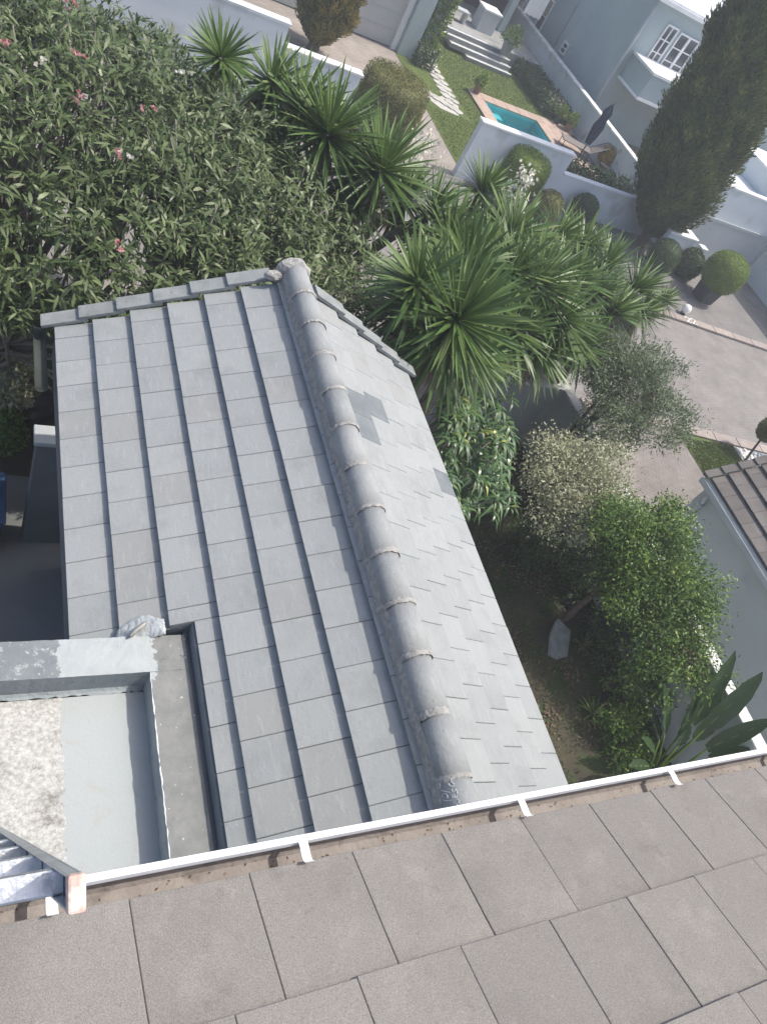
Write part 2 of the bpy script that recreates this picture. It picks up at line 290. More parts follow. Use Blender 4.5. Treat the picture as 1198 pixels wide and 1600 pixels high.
class MB:
    """collects faces, builds ONE mesh object"""
    def __init__(s): s.v = []; s.f = []; s.mi = []
    def add(s, vs_, fs, mi=0):
        n = len(s.v); s.v.extend([tuple(p) for p in vs_]); s.f.extend([tuple(i + n for i in f) for f in fs]); s.mi.extend([mi] * len(fs)); return s
    def box(s, x0, x1, y0, y1, z0, z1, mi=0):
        vs_ = [(x, y, z) for z in (z0, z1) for y in (y0, y1) for x in (x0, x1)]
        return s.add(vs_, [(0, 2, 3, 1), (4, 5, 7, 6), (0, 1, 5, 4), (2, 6, 7, 3), (0, 4, 6, 2), (1, 3, 7, 5)], mi)
    def hexa(s, bottom, top, mi=0):          # two quads, same order (counter-clockwise from above)
        return s.add(list(bottom) + list(top), [(3, 2, 1, 0), (4, 5, 6, 7), (0, 1, 5, 4), (1, 2, 6, 5), (2, 3, 7, 6), (3, 0, 4, 7)], mi)
    def prism(s, poly, z0, z1, mi=0):
        n = len(poly); vs_ = [(p[0], p[1], z0) for p in poly] + [(p[0], p[1], z1) for p in poly]
        fs = [tuple(range(n - 1, -1, -1)), tuple(range(n, 2 * n))] + [(i, (i + 1) % n, n + (i + 1) % n, n + i) for i in range(n)]
        return s.add(vs_, fs, mi)
    def extrude(s, prof, axis, a0, a1, mi=0):   # profile of (h, z) pairs extruded along 'x' or 'y'
        n = len(prof)
        mk = (lambda h, z, a: (a, h, z)) if axis == 'x' else (lambda h, z, a: (h, a, z))
        vs_ = [mk(h, z, a0) for h, z in prof] + [mk(h, z, a1) for h, z in prof]
        fs = [tuple(range(n)), tuple(range(2 * n - 1, n - 1, -1))] + [(i, n + i, n + (i + 1) % n, (i + 1) % n) for i in range(n)]
        return s.add(vs_, fs, mi)
    def tube(s, pts, rad, n=8, mi=0, cap=True):
        pts = [Vector(p) for p in pts]; k = len(pts)
        if isinstance(rad, (int, float)): rad = [rad] * k
        rings = []; t0 = (pts[1] - pts[0]).normalized(); u = t0.orthogonal().normalized()
        for i, p in enumerate(pts):
            t = ((pts[min(i + 1, k - 1)] - pts[max(i - 1, 0)])).normalized(); u = (u - t * u.dot(t)).normalized(); w = t.cross(u)
            rings.append([p + (u * math.cos(2 * math.pi * j / n) + w * math.sin(2 * math.pi * j / n)) * rad[i] for j in range(n)])
        vs_ = [q for r in rings for q in r]
        fs = [(i * n + j, i * n + (j + 1) % n, (i + 1) * n + (j + 1) % n, (i + 1) * n + j) for i in range(k - 1) for j in range(n)]
        if cap: fs += [tuple(range(n - 1, -1, -1)), tuple((k - 1) * n + j for j in range(n))]
        return s.add(vs_, fs, mi)
    def lathe(s, prof, c, n=16, mi=0):           # prof of (r, z)
        k = len(prof); vs_ = [(c[0] + r * math.cos(2 * math.pi * j / n), c[1] + r * math.sin(2 * math.pi * j / n), c[2] + z) for r, z in prof for j in range(n)]
        fs = [(i * n + j, i * n + (j + 1) % n, (i + 1) * n + (j + 1) % n, (i + 1) * n + j) for i in range(k - 1) for j in range(n)]
        fs += [tuple(range(n - 1, -1, -1)), tuple((k - 1) * n + j for j in range(n))]
        return s.add(vs_, fs, mi)
    def build(s, name, mats, parent=None, smooth=False, bevel=0.0, local=True):
        v = np.array(s.v, float)
        if local:
            c = np.array([(v[:, 0].min() + v[:, 0].max()) / 2, (v[:, 1].min() + v[:, 1].max()) / 2, v[:, 2].min()])
        else: c = np.zeros(3)
        me = bpy.data.meshes.new(name); me.from_pydata((v - c).tolist(), [], s.f); me.update()
        for m_ in (mats if isinstance(mats, (list, tuple)) else [mats]): me.materials.append(m_)
        me.polygons.foreach_set('material_index', s.mi)
        if smooth: me.polygons.foreach_set('use_smooth', [True] * len(me.polygons))
        o = link(name, me, parent, Matrix.Translation(Vector(c)))
        if bevel:
            b = o.modifiers.new('bevel', 'BEVEL'); b.width = bevel; b.segments = 2; b.limit_method = 'ANGLE'
        return o
def bx(name, mat, parent, *a, bevel=0.0): return MB().box(*a).build(name, mat, parent, bevel=bevel)

def norm(a): return a / np.maximum(np.linalg.norm(a, axis=1, keepdims=True), 1e-9)
STA = {'oval': [(0, .18), (.35, 1.0), (.72, .75), (1, 0)], 'blade': [(0, .75), (.4, 1.0), (.75, .7), (1, 0)], 'tiny': [(0, .3), (.5, 1.0), (1, 0)], 'lance': [(0, .3), (.3, 1), (.65, .85), (1, 0)]}
def leafdata(pos, dr, nm, Ln, Wd, shape='oval', droop=0.0, fold=0.0):
    """arrays of leaves -> verts, faces (numpy); two columns of vertices per station and one at the tip"""
    pos = np.asarray(pos, float); dr = norm(np.asarray(dr, float)); nm = np.asarray(nm, float)
    sd = norm(np.cross(dr, nm)); up = np.cross(sd, dr); n = len(pos)
    Ln = np.broadcast_to(np.asarray(Ln, float), (n,))[:, None]; Wd = np.broadcast_to(np.asarray(Wd, float), (n,))[:, None]
    dp = np.broadcast_to(np.asarray(droop, float), (n,))[:, None]
    st = STA[shape]; cols = []
    for s_, w in st:
        c = pos + dr * Ln * s_ - np.array([0, 0, 1.]) * dp * Ln * s_ * s_
        if w == 0: cols.append(c)
        else: cols.append(c - sd * Wd * w * .5 + up * fold * Wd * w); cols.append(c + sd * Wd * w * .5 + up * fold * Wd * w)
    k = len(cols); V = np.stack(cols, 1).reshape(-1, 3); F = []
    base = (np.arange(n) * k)[:, None]; q = len(st) - 2
    quads = [np.concatenate([base + 2 * i, base + 2 * i + 1, base + 2 * i + 3, base + 2 * i + 2], 1) for i in range(q)]
    tri = np.concatenate([base + 2 * q, base + 2 * q + 1, base + 2 * q + 2], 1)
    return V, (np.concatenate(quads, 0) if quads else np.zeros((0, 4), int)), tri, k
def leafmesh(name, chunks, mats, parent, extra=None, core=None):
    """chunks: list of (V, quads, tris, k, tint per leaf, material index); core: (MB, material index) added to the same mesh"""
    vs_, qs, ts, tn, qm, tm = [], [], [], [], [], []; off = 0
    for V, q, t, k, ti, mi in chunks:
        vs_.append(V); qs.append(q + off); ts.append(t + off); tn.append(np.repeat(ti, k)); qm.append(np.full(len(q), mi)); tm.append(np.full(len(t), mi)); off += len(V)
    V = np.concatenate(vs_); Q = np.concatenate(qs); T = np.concatenate(ts); TN = np.concatenate(tn)
    cf = []
    if core:
        mb, cmi, ct = core; cv = np.array(mb.v, float); cf = [tuple(i + off for i in f) for f in mb.f]; V = np.concatenate([V, cv]); TN = np.concatenate([TN, np.full(len(cv), ct)])
    c = np.array([(V[:, 0].min() + V[:, 0].max()) / 2, (V[:, 1].min() + V[:, 1].max()) / 2, V[:, 2].min()])
    me = bpy.data.meshes.new(name); nq, nt_ = len(Q), len(T); nc = len(cf); cl = [len(f) for f in cf]
    me.vertices.add(len(V)); me.vertices.foreach_set('co', (V - c).astype(np.float32).ravel())
    li = np.concatenate([Q.ravel(), T.ravel()] + ([np.array([i for f in cf for i in f])] if cf else [])).astype(np.int32)
    tot = np.concatenate([np.full(nq, 4), np.full(nt_, 3), np.array(cl, int)]).astype(np.int32)
    me.loops.add(len(li)); me.loops.foreach_set('vertex_index', li); me.polygons.add(len(tot))
    me.polygons.foreach_set('loop_start', (np.cumsum(tot) - tot).astype(np.int32)); me.polygons.foreach_set('loop_total', tot)
    for m_ in (mats if isinstance(mats, (list, tuple)) else [mats]): me.materials.append(m_)
    mi = np.concatenate(qm + tm + ([np.full(nc, core[1])] if core else [])).astype(np.int32); me.polygons.foreach_set('material_index', mi)
    me.update(calc_edges=True); me.validate()
    at = me.attributes.new('tint', 'FLOAT', 'POINT'); at.data.foreach_set('value', TN.astype(np.float32))
    return link(name, me, parent, Matrix.Translation(Vector(c)))
def rdir(n, zmin=-1.0):
    z = rng.uniform(zmin, 1, n); a = rng.uniform(0, 2 * np.pi, n); r = np.sqrt(1 - z * z); return np.stack([r * np.cos(a), r * np.sin(a), z], 1)
def lumps(n, sc=3.0, seed=0):
    """cheap lumpy field on directions"""
    r = np.random.default_rng(seed); k = norm(r.normal(size=(14, 3))) * sc; ph = r.uniform(0, 6.28, 14)
    return lambda d: sum(np.sin(d @ k[i] + ph[i]) for i in range(14)) / 14 * 1.9
def blob_mb(c, rad, f=None, amp=0.0, n=14, zmin=None, sup=2.0):
    mb = MB(); V = []; m = n // 2 + 1
    for i in range(m):
        th = math.pi * i / (m - 1)
        for j in range(n):
            ph = 2 * math.pi * j / n; d = np.array([[math.sin(th) * math.cos(ph), math.sin(th) * math.sin(ph), math.cos(th)]])
            k = 1 + (amp * f(d)[0] if f else 0)
            if sup != 2.0: k *= float((np.abs(d[0]) ** sup).sum() ** (-1 / sup))
            p = Vector((c[0] + d[0, 0] * rad[0] * k, c[1] + d[0, 1] * rad[1] * k, c[2] + d[0, 2] * rad[2] * k)); V.append(p)
    F = [(i * n + j, (i + 1) * n + j, (i + 1) * n + (j + 1) % n, i * n + (j + 1) % n) for i in range(m - 1) for j in range(n)]
    return mb.add(V, F)
def limb(mb, a, b, r0, r1, sag=0.12, n=7, k=6):
    a = Vector(a); b = Vector(b); w = Vector((random.uniform(-1, 1), random.uniform(-1, 1), random.uniform(-.3, .6))) * (b - a).length * sag
    pts = [a.lerp(b, i / (k - 1)) + w * math.sin(math.pi * i / (k - 1)) for i in range(k)]
    mb.tube(pts, [r0 + (r1 - r0) * i / (k - 1) for i in range(k)], n)
    return pts

# ================================================================== SETTING
def sheet(name, poly, z, mat, parent=None, th=None):
    mb = MB()
    if th: mb.prism(poly, z - th, z)
    else: mb.add([(p[0], p[1], z) for p in poly], [tuple(range(len(poly)))])
    o = mb.build(name, mat, parent)
    if parent is None: tag(o, kind='structure')
    return o
def subdiv_sheet(name, x0, x1, y0, y1, z, mat, amp=.04, n=40):
    V = []; F = []
    for i in range(n + 1):
        for j in range(n + 1):
            x = x0 + (x1 - x0) * i / n; y = y0 + (y1 - y0) * j / n
            V.append((x, y, z + amp * (math.sin(x * 2.1 + 1.3 * math.sin(y * 1.7)) + math.sin(y * 2.7 + x * .9) + .6 * math.sin(5.3 * x + 4.1 * y)) / 2.6))
    for i in range(n):
        for j in range(n): a = i * (n + 1) + j; F.append((a, a + n + 1, a + n + 2, a + 1))
    return tag(MB().add(V, F).build(name, mat), kind='structure')

_gx = [-150, 16.5, 19.35, 250]; _gy = [-150, 22.05, 26.45, 320]
tag(MB().add([(x, y, -.03) for y in _gy for x in _gx], [(j * 4 + i, j * 4 + i + 1, j * 4 + i + 5, j * 4 + i + 4) for j in range(3) for i in range(3) if (i, j) != (1, 1)]).build('ground', M['ground']), kind='structure')
KS = -0.12                                             # the street runs at a slight angle to the houses
def far_k(x): return 14.8 + KS * (x - 20.5)
def near_k(x): return 9.93 + KS * (x - 18.0)
sheet('road', [(-30, near_k(-30)), (60, near_k(60)), (60, far_k(60)), (-30, far_k(-30))], -0.012, M['asphalt'])
sheet('pavement', [(0, far_k(0) + .33), (60, far_k(60) + .33), (60, 19.75), (0, 19.75)], 0.02, M['apron'])
drv = sheet('driveway', [(10.6, 1.0), (16.05, 1.0), (16.05, near_k(16.05) - .34), (10.6, near_k(10.6) - .34)], 0.012, M['drive'])
sheet('garage_forecourt', [(7.0, 19.76), (13.22, 19.76), (13.22, 27.95), (7.0, 27.95)], 0.016, M['drive2'])
sheet('verge_lawn', [(16.07, 4.0), (18.08, 4.0), (18.08, near_k(18.1) - .36), (16.07, near_k(16.07) - .36)], 0.02, M['grass'])
sheet('pool_lawn', [(13.24, 19.95), (16.06, 19.95), (16.06, 26.87), (21.35, 26.87), (21.35, 33.0), (13.24, 33.0)], 0.018, M['grass'])
sheet('far_lawn', [(-25, 20.2), (6.9, 20.2), (6.9, 60), (-25, 60)], 0.0, M['grassfar'])
subdiv_sheet('garden_bed', -6, 10.38, -1.0, 10.6, 0.03, M['soil'], .035, 60)
sheet('passage_paving', [(-4, -1), (1.3, -1), (1.3, 7.0), (-4, 7.4)], 0.11, M['passage'])
# kerbs: each kerb stone its own piece
def kerb(name, fn, off, x0, x1):
    k = MB()
    k.add([(x0, fn(x0) + off, -.008), (x1, fn(x1) + off, -.008), (x1, fn(x1) + off + .32, -.008), (x0, fn(x0) + off + .32, -.008)], [(0, 1, 2, 3)])
    root = tag(k.build(name, M['mortar']), kind='structure')
    me = None; x = x0; a = math.atan(KS)
    while x < x1:
        if me is None:
            t = MB().box(0, .88, 0, .32, 0, .075); o = t.build('kerb_stone', M['kerb'], root, bevel=.012, local=False); me = o.data
        else: o = link('kerb_stone', me, root); b = o.modifiers.new('bevel', 'BEVEL'); b.width = .012; b.segments = 2
        mt = Matrix.Translation((x, fn(x) + off, random.uniform(-.015, -.008))) @ Matrix.Rotation(a + random.uniform(-.004, .004), 4, 'Z')
        o.matrix_basis = mt; x += .9 * math.cos(a)
    return root
k_far = kerb('kerb_far', far_k, 0.02, 7.0, 27.0)
kerb('kerb_near', near_k, -.34, 13.0, 24.0)
# painted house number on the far kerb
def digit2(x, y, z, h, w, a):
    pts = []
    for i in range(9):
        t = math.pi * (1.0 - i / 8 * 1.18); pts.append((w / 2 + math.cos(t) * w / 2, h * .72 + math.sin(t) * h * .28))
    pts += [(w * .03, 0.0), (w, 0.0)]
    mb = MB(); th = .036
    for i in range(len(pts) - 1):
        p = Vector(pts[i]); q = Vector(pts[i + 1]); d = (q - p).normalized(); s = Vector((-d.y, d.x)) * th / 2; p = p - d * .012; q = q + d * .012
        zz = z + .0004 * i
        vs_ = [(p + s), (q + s), (q - s), (p - s)]; c, sn = math.cos(a), math.sin(a)
        mb.add([(x + c * v.x - sn * v.y, y + sn * v.x + c * v.y, zz) for v in vs_], [(3, 2, 1, 0)])
    return mb
ka = math.atan(KS)
pn = PZ(1078, 503, .07)
nb = thing('house_number', (pn.x, pn.y, .07), 'white painted number 22 beside the globe lamp on the pink kerb', 'number')
for i in range(2):
    digit2(pn.x - .17 + i * .25, far_k(pn.x - .17 + i * .25) + .04, .0725, .26, .19, ka).build('digit', M['globe'], nb)
gp = PZ(1067, 494, .02)
gl_ = thing('globe_lamp', (gp.x, gp.y, .02), 'white globe lamp on the ground beside the painted number 22', 'lamp')
MB().lathe([(.09, 0), (.09, .05), (.05, .07)], (gp.x, gp.y + .1, .02), 14).build('base', M['blackmetal'], gl_)
MB().lathe([(.02, 0.0)] + [(.155 * math.sin(t), .155 - .155 * math.cos(t)) for t in np.linspace(.3, 3.05, 9)], (gp.x, gp.y + .1, .08), 18).build('globe', M['globe'], gl_, smooth=True)

# ================================================================== OWN HOUSE
house = thing('house', (2.6, 0.2, 0), 'house with pale grey tiled gable wing, small flat roof and brown-grey upper roof', 'house')
PT = math.atan2(.167, .3026); CE = .3456; XE, ZE = .737, 3.94; XR, ZR = 2.70, 3.94 + .167 * (2.70 - .737) / .3026
XE2 = 4.50; ZE2 = ZR - (XE2 - XR) * .167 / .3026
u_l = Vector((math.cos(PT), 0, math.sin(PT))); n_l = Vector((-math.sin(PT), 0, math.cos(PT)))
u_r = Vector((-math.cos(PT), 0, math.sin(PT))); n_r = Vector((math.sin(PT), 0, math.cos(PT)))
Y0, Y1 = 0.30, 5.78
# walls
w = MB()
w.box(1.29, 4.25, Y0 + .1, 5.62, 0, 3.86); w.add([(1.29, 5.619, 3.86), (4.25, 5.619, 3.86), (XR, 5.619, ZR - .16), (1.29, 5.4, 3.86), (4.25, 5.4, 3.86), (XR, 5.4, ZR - .16)], [(1, 0, 2), (3, 4, 5), (0, 3, 5, 2), (4, 1, 2, 5), (0, 1, 4, 3)])
w.build('wall', M['wall'], house)
bx('upper_wall', M['wall'], house, -4.0, 6.0, -5.0, .27, 0, 6.86)
# gable roof: deck, tiles, ridge, verge
D = .11
def lz(x): return ZE + (x - XE) * .167 / .3026 - D
def rz(x): return ZR - (x - XR) * .167 / .3026 - D
dk = MB()
dk.extrude([(XE + .05, lz(XE + .05)), (XR, lz(XR)), (XR, lz(XR) - .1), (XE + .05, lz(XE + .05) - .1)], 'y', 2.52, Y1 - .02)
dk.extrude([(1.53, lz(1.53)), (XR, lz(XR)), (XR, lz(XR) - .1), (1.53, lz(1.53) - .1)], 'y', Y0, 2.519)
dk.extrude([(XR + .001, rz(XR)), (XE2 - .05, rz(XE2 - .05)), (XE2 - .05, rz(XE2 - .05) - .1), (XR + .001, rz(XR) - .1)], 'y', Y0, Y1 - .02)
gable = dk.build('gable_roof', M['deck'], house)
fl = MB()
fl.box(1.492, 1.525, Y0, 2.49, 3.9, lz(1.50) + .055)
fl.extrude([(.80, 3.8), (1.525, 3.8), (1.525, lz(1.525) + .05), (.80, lz(.80) + .05)], 'y', 2.491, 2.518)
fl.box(1.4605, 1.4919, Y0, 2.49, 3.9, 4.165); fl.box(-.5, 1.4919, 2.4565, 2.4905, 3.6, 3.80)
fl.build('upstand', M['flash'], house)
TT = .052
def tile_mesh(w_, l0, l1, TT, gp):
    """slab with its tip at u=l0 (butt facing downslope), lying so that its tip rests on the course below"""
    v = []
    for u in (l0, l1):
        top = -TT * u / CE
        for y in (gp, w_ - gp): v += [(u, y, top - TT), (u, y, top)]
    me = bpy.data.meshes.new('roof_tile'); me.from_pydata(v, [], [(0, 1, 3, 2), (4, 6, 7, 5), (1, 5, 7, 3), (0, 2, 6, 4), (0, 4, 5, 1), (2, 3, 7, 6)]); me.update()
    return me
_tm = {}
def tmesh(w_, l0, l1, mat, tt, gp):
    k = (round(w_, 3), round(l0, 3), round(l1, 3), mat)
    if k not in _tm: _tm[k] = tile_mesh(w_, l0, l1, tt, gp); _tm[k].materials.append(M[mat])
    return _tm[k]
def slope(parent, org, u, v, n, courses, y0, y1, first, mat, tw=.3, name='roof_tile', cut=None, ulen=None, jit=.001, special=None, ce=CE, tt=TT, gp=.0015, rot=.0018, bev=.004):
    """org: point on the tip line at y=0 along v; first(k): joint offset"""
    for k in range(courses):
        y = first(k)
        while y > y0: y -= tw
        while y < y1 - .012:
            a, b = max(y, y0), min(y + tw, y1); idx = round((y - first(k)) / tw)
            y += tw
            if b - a < .03: continue
            l0, l1 = 0.0, .41
            if ulen: l1 = min(l1, ulen - k * ce)
            segs = [(a, b, l0)]
            if cut:
                uc, yc = cut
                if a < yc and uc - k * ce > 0:
                    segs = []
                    if b > yc + .02: segs.append((yc, b, 0.0))
                    lo = max(0.0, uc - k * ce)
                    if lo < l1 - .03 and min(b, yc) - a > .02: segs.append((a, min(b, yc), lo))
            for (s0, s1, lo) in segs:
                if l1 - lo < .03: continue
                mt_ = mat
                if special and (k, idx) in special: mt_ = special[(k, idx)]
                me = tmesh(s1 - s0, lo, l1, mt_, tt, gp)
                p = org + u * (k * ce + random.uniform(-jit, jit)) + v * (s0) + n * random.uniform(0, .0025)
                mt = Matrix((u, v, n)).transposed().to_4x4(); mt = mt @ Matrix.Rotation(random.uniform(-rot, rot), 4, 'Z') @ Matrix.Rotation(random.uniform(-.003, .003), 4, 'X'); mt.translation = p
                o = link(name, me, parent, mt)
                if mt_ == 'tile_dark': o['label'] = 'darker unpainted tile'
                bv = o.modifiers.new('bevel', 'BEVEL'); bv.width = bev; bv.segments = 1
V_Y = Vector((0, 1, 0))
ycut = 2.49
half = lambda k: (5.78 - .075 * 0 - (.15 if k % 2 == 0 else .06)) % .3 if False else ((.06 if k % 2 else .21))
slope(gable, Vector((XE, 0, ZE)), u_l, V_Y, n_l, 7, Y0, Y1, half, 'tile', cut=((1.488 - XE) / math.cos(PT), ycut), ulen=(XR - .03 - XE) / math.cos(PT))
# right slope: v runs towards -Y so that (u, v, n) stays right-handed
V_M = Vector((0, -1, 0))
slope(gable, Vector((XE2, 0, ZE2)), u_r, V_M, n_r, 6, -Y1, -Y0, half, 'tile', ulen=(XE2 - XR - .03) / math.cos(PT), special={(4, -16): 'tile_dark', (4, -15): 'tile_dark', (3, -16): 'tile_dark', (0, -15): 'tile_dark'}, jit=.003)
# ridge tiles
RC = (2.712, 5.045)
def ridge_tile(y, ln, r0, r1):
    mb = MB(); n = 14; V = []
    for yy, r in ((0, r0), (ln * .5, (r0 + r1) / 2), (ln, r1)):
        for rr in (r, r - .016):
            for j in range(n + 1):
                a = math.pi * (-.08 + 1.16 * j / n); V.append((-math.cos(a) * rr * 1.02, yy, math.sin(a) * rr))
    m = n + 1; F = []
    for s in range(2):
        for j in range(n):
            a = s * 2 * m + j; F.append((a, a + 1, a + 2 * m + 1, a + 2 * m)); b = a + m; F.append((b, b + 2 * m, b + 2 * m + 1, b + 1))
    for s in (0, 2):
        for j in range(n):
            a = s * 2 * m + j; F.append((a, a + m, a + m + 1, a + 1) if s == 0 else (a, a + 1, a + m + 1, a + m))
    for s in range(2):
        a = s * 2 * m; F.append((a, a + 2 * m, a + 3 * m, a + m)); a += n; F.append((a, a + m, a + 3 * m, a + 2 * m))
    return mb.add(V, F)
me = None
ridge_y = []
for i in range(14):
    y = .56 + .402 * i - .402
    if y > 5.5: break
    ridge_y.append(y)
    if me is None:
        o = ridge_tile(0, .425, .119, .111).build('ridge_tile', M['ridge'], gable, smooth=True, local=False); me = o.data
    else: o = link('ridge_tile', me, gable)
    o.matrix_basis = Matrix.Translation((RC[0] + random.uniform(-.004, .004), y, RC[1] + random.uniform(-.006, .005))) @ Matrix.Rotation(random.uniform(-.014, .014), 4, 'Z') @ Matrix.Rotation(random.uniform(-.01, .006), 4, 'X')
# mortar: a collar at each joint and ragged bedding along both sides
for i, y in enumerate(ridge_y[1:]):
    mb = MB(); n = 22; V = []
    for j in range(n + 1):
        a = math.pi * (-.02 + 1.04 * j / n); e0 = .006 + .010 * random.random() + .012 * ((i * 7) % 5) / 5; e1 = .010 + .016 * random.random() + .012 * ((i * 3) % 4) / 4; rr = .1205
        for (dy, dr) in ((-e0 - .006, -.004), (-e0 * .6, .001), (0, .0025 + .002 * random.random()), (e1, -.006)):
            V.append((RC[0] - math.cos(a) * (rr + dr) * 1.02, y + .003 + dy, RC[1] + math.sin(a) * (rr + dr)))
    F = [(j * 4 + q, j * 4 + q + 1, j * 4 + q + 5, j * 4 + q + 4) for j in range(n) for q in range(3)]
    mb.add(V, F).build('mortar_collar', M['mortar'], gable)
for sgn in (-1, 1):
    mb = MB(); n = 260; V = []
    for j in range(n + 1):
        y = Y0 + (5.72 - Y0) * j / n; ph = (y - .158) % .402 / .402
        e = .124 + .004 * math.sin(y * 9) + random.uniform(-.004, .004) + (.014 if ph < .08 else 0)
        x1 = RC[0] + sgn * e; zs = (lz(x1) if sgn < 0 else rz(x1)) + D
        V += [(RC[0] + sgn * .112, y, RC[1] + .012 + random.uniform(-.004, .004)), (RC[0] + sgn * (.116 + .4 * (e - .116)), y, RC[1] - .005), (x1, y, zs - .012), (x1 - sgn * .04, y, zs - .05)]
    F = [tuple((j * 4 + q, j * 4 + q + 1, j * 4 + q + 5, j * 4 + q + 4)) if sgn < 0 else tuple((j * 4 + q, j * 4 + q + 4, j * 4 + q + 5, j * 4 + q + 1)) for j in range(n) for q in range(3)]
    mb.add(V, F).build('mortar_bedding', M['mortar'], gable)
# verge tiles stepping up both rakes
def verge(org, u, n, k, sg):
    p = org + u * (k * CE); mb = MB(); s0, s1 = -.035, CE + .03
    V = []
    for (yy, hh) in ((5.765, 0), (5.925, 0)):
        for s in (s0, s1):
            h1 = .052 - .036 * (s - s0) / (s1 - s0)
            for h in (h1 - (.036 if yy < 5.8 else .15), h1): q = p + u * s + n * h; V.append((q.x, yy, q.z))
    F = [(0, 1, 3, 2), (4, 6, 7, 5), (1, 5, 7, 3), (0, 2, 6, 4), (0, 4, 5, 1), (2, 3, 7, 6)]
    if sg < 0: F = [tuple(reversed(f)) for f in F]
    mb.add(V, F).build('verge_tile', M['verge'], gable, bevel=.006)
for k in range(6): verge(Vector((XE - .06, 0, ZE)) + Vector((0, 0, -.033)), u_l, n_l, k, 1)
for k in range(5): verge(Vector((XE2 + .06, 0, ZE2)) + Vector((0, 0, -.033)), u_r, n_r, k, -1)
# mortar lump at the ridge end
f_ = lumps(0, 7.0, 5)
blob_mb((2.70, 5.80, 5.03), (.17, .10, .135), f_, .16, 20).build('mortar_end', M['mortar'], gable)
blob_mb((2.52, 5.74, 4.985), (.10, .05, .05), f_, .25, 16).build('mortar_end', M['mortar'], gable)
# chalk scribbles on the last ridge tile: strokes laid on the curved tile
def chalk(poly, i):
    pts = []
    for (cx_, cy_) in poly:
        d = ray(620 + cx_ * .11686, 1160 + cy_ * .11686)
        a = d.x ** 2 + d.z ** 2; ox, oz = -RC[0], 9 - RC[1]; b = ox * d.x + oz * d.z; c = ox * ox + oz * oz - .1215 ** 2; ds = b * b - a * c
        if ds < 0: continue
        pts.append(EYE + d * ((-b - math.sqrt(ds)) / a))
    if len(pts) > 1: return pts
ST = [[(575, 515), (560, 540), (578, 575), (570, 610), (548, 612), (535, 585), (545, 550)], [(580, 640), (655, 660), (705, 668)], [(600, 740), (605, 700), (630, 680), (660, 690), (680, 720), (672, 745)], [(615, 770), (660, 780), (715, 776)], [(545, 690), (565, 740), (585, 790)],
      [(740, 470), (722, 490), (728, 525), (750, 545), (768, 560)], [(690, 545), (705, 580), (740, 590), (775, 570)], [(735, 625), (740, 655), (770, 650), (790, 620), (800, 650), (810, 690)], [(740, 700), (745, 740), (765, 735), (768, 705), (775, 740), (795, 735), (800, 705)], [(810, 765), (840, 780), (815, 800), (845, 810)], [(795, 825), (825, 855), (840, 830), (850, 860)]]
for i, s in enumerate(ST):
    p = chalk(s, i)
    if p: MB().tube(p, .0019, 5).build('chalk_mark', M['chalk'], gable)
# old gutter length and fascia at the far end of the left eave
gm = MB()
V = []; n = 8
for yy in (5.12, 5.95):
    for j in range(n + 1):
        a = math.pi * j / n; V.append((.63 - math.cos(a) * .055, yy, 3.80 - math.sin(a) * .055))
gm.add(V, [(j, j + 1, n + 2 + j, n + 1 + j) for j in range(n)] + [tuple(range(n + 1)), tuple(range(2 * n + 1, n, -1))])
gm.build('old_gutter', M['guttergreen'], house, smooth=True)
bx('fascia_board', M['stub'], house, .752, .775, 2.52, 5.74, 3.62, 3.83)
bx('soffit_board', M['wallgrey'], house, .776, 1.29, 2.52, 5.62, 3.70, 3.72)

# ---- small flat roof with parapet
ZP = 4.20; FZ = 3.965
flat = MB(); flat.box(-3.0, 1.2, .28, 2.15, FZ - .25, FZ); flat = flat.build('flat_roof', M['pfloor'], house)
def parapet(name, x0, x1, y0, y1, inner):
    nx = max(2, int((x1 - x0) / .03)); ny = max(2, int((y1 - y0) / .03)); mb = MB(); V = []
    for i in range(nx + 1):
        for j in range(ny + 1):
            x = x0 + (x1 - x0) * i / nx; y = y0 + (y1 - y0) * j / ny
            V.append((x + (random.uniform(-.0015, .0015) if i in (0, nx) else 0), y + (random.uniform(-.0015, .0015) if j in (0, ny) else 0), ZP + random.uniform(-.0015, .0015)))
    mb.add(V, [(i * (ny + 1) + j, (i + 1) * (ny + 1) + j, (i + 1) * (ny + 1) + j + 1, i * (ny + 1) + j + 1) for i in range(nx) for j in range(ny)])
    def skirt(idx, z, flip):
        m = len(idx); vs_ = [V[q] for q in idx] + [(V[q][0], V[q][1], z) for q in idx]
        fs = [(a, a + 1, m + a + 1, m + a) for a in range(m - 1)]
        mb.add(vs_, [tuple(reversed(f)) for f in fs] if flip else fs, 1)
    N1 = ny + 1
    skirt([i * N1 for i in range(nx + 1)], 2.9, True); skirt([i * N1 + ny for i in range(nx + 1)], 2.9, False)
    skirt([j for j in range(ny + 1)], 2.9, False); skirt([nx * N1 + j for j in range(ny + 1)], 2.9, True)
    return mb.build(name, [M['ptop'], M['pside']], flat)
parapet('parapet', -3.0, 1.46, 2.188, 2.455, 0)
parapet('parapet', 1.196, 1.459, .28, 2.1875, 0)
# rough fillet of plaster at the foot of the far parapet
mb = MB(); n = 90; V = []
for j in range(n + 1):
    x = -1.0 + 2.19 * j / n; V += [(x, 2.187, FZ + .028 + random.uniform(-.003, .003)), (x, 2.172 + random.uniform(-.003, .003), FZ + .010), (x, 2.155 + random.uniform(-.008, .008), FZ + .001)]
mb.add(V, [(j * 3 + q, j * 3 + q + 1, j * 3 + q + 4, j * 3 + q + 3) for j in range(n) for q in range(2)]).build('plaster_fillet', M['pside'], flat)
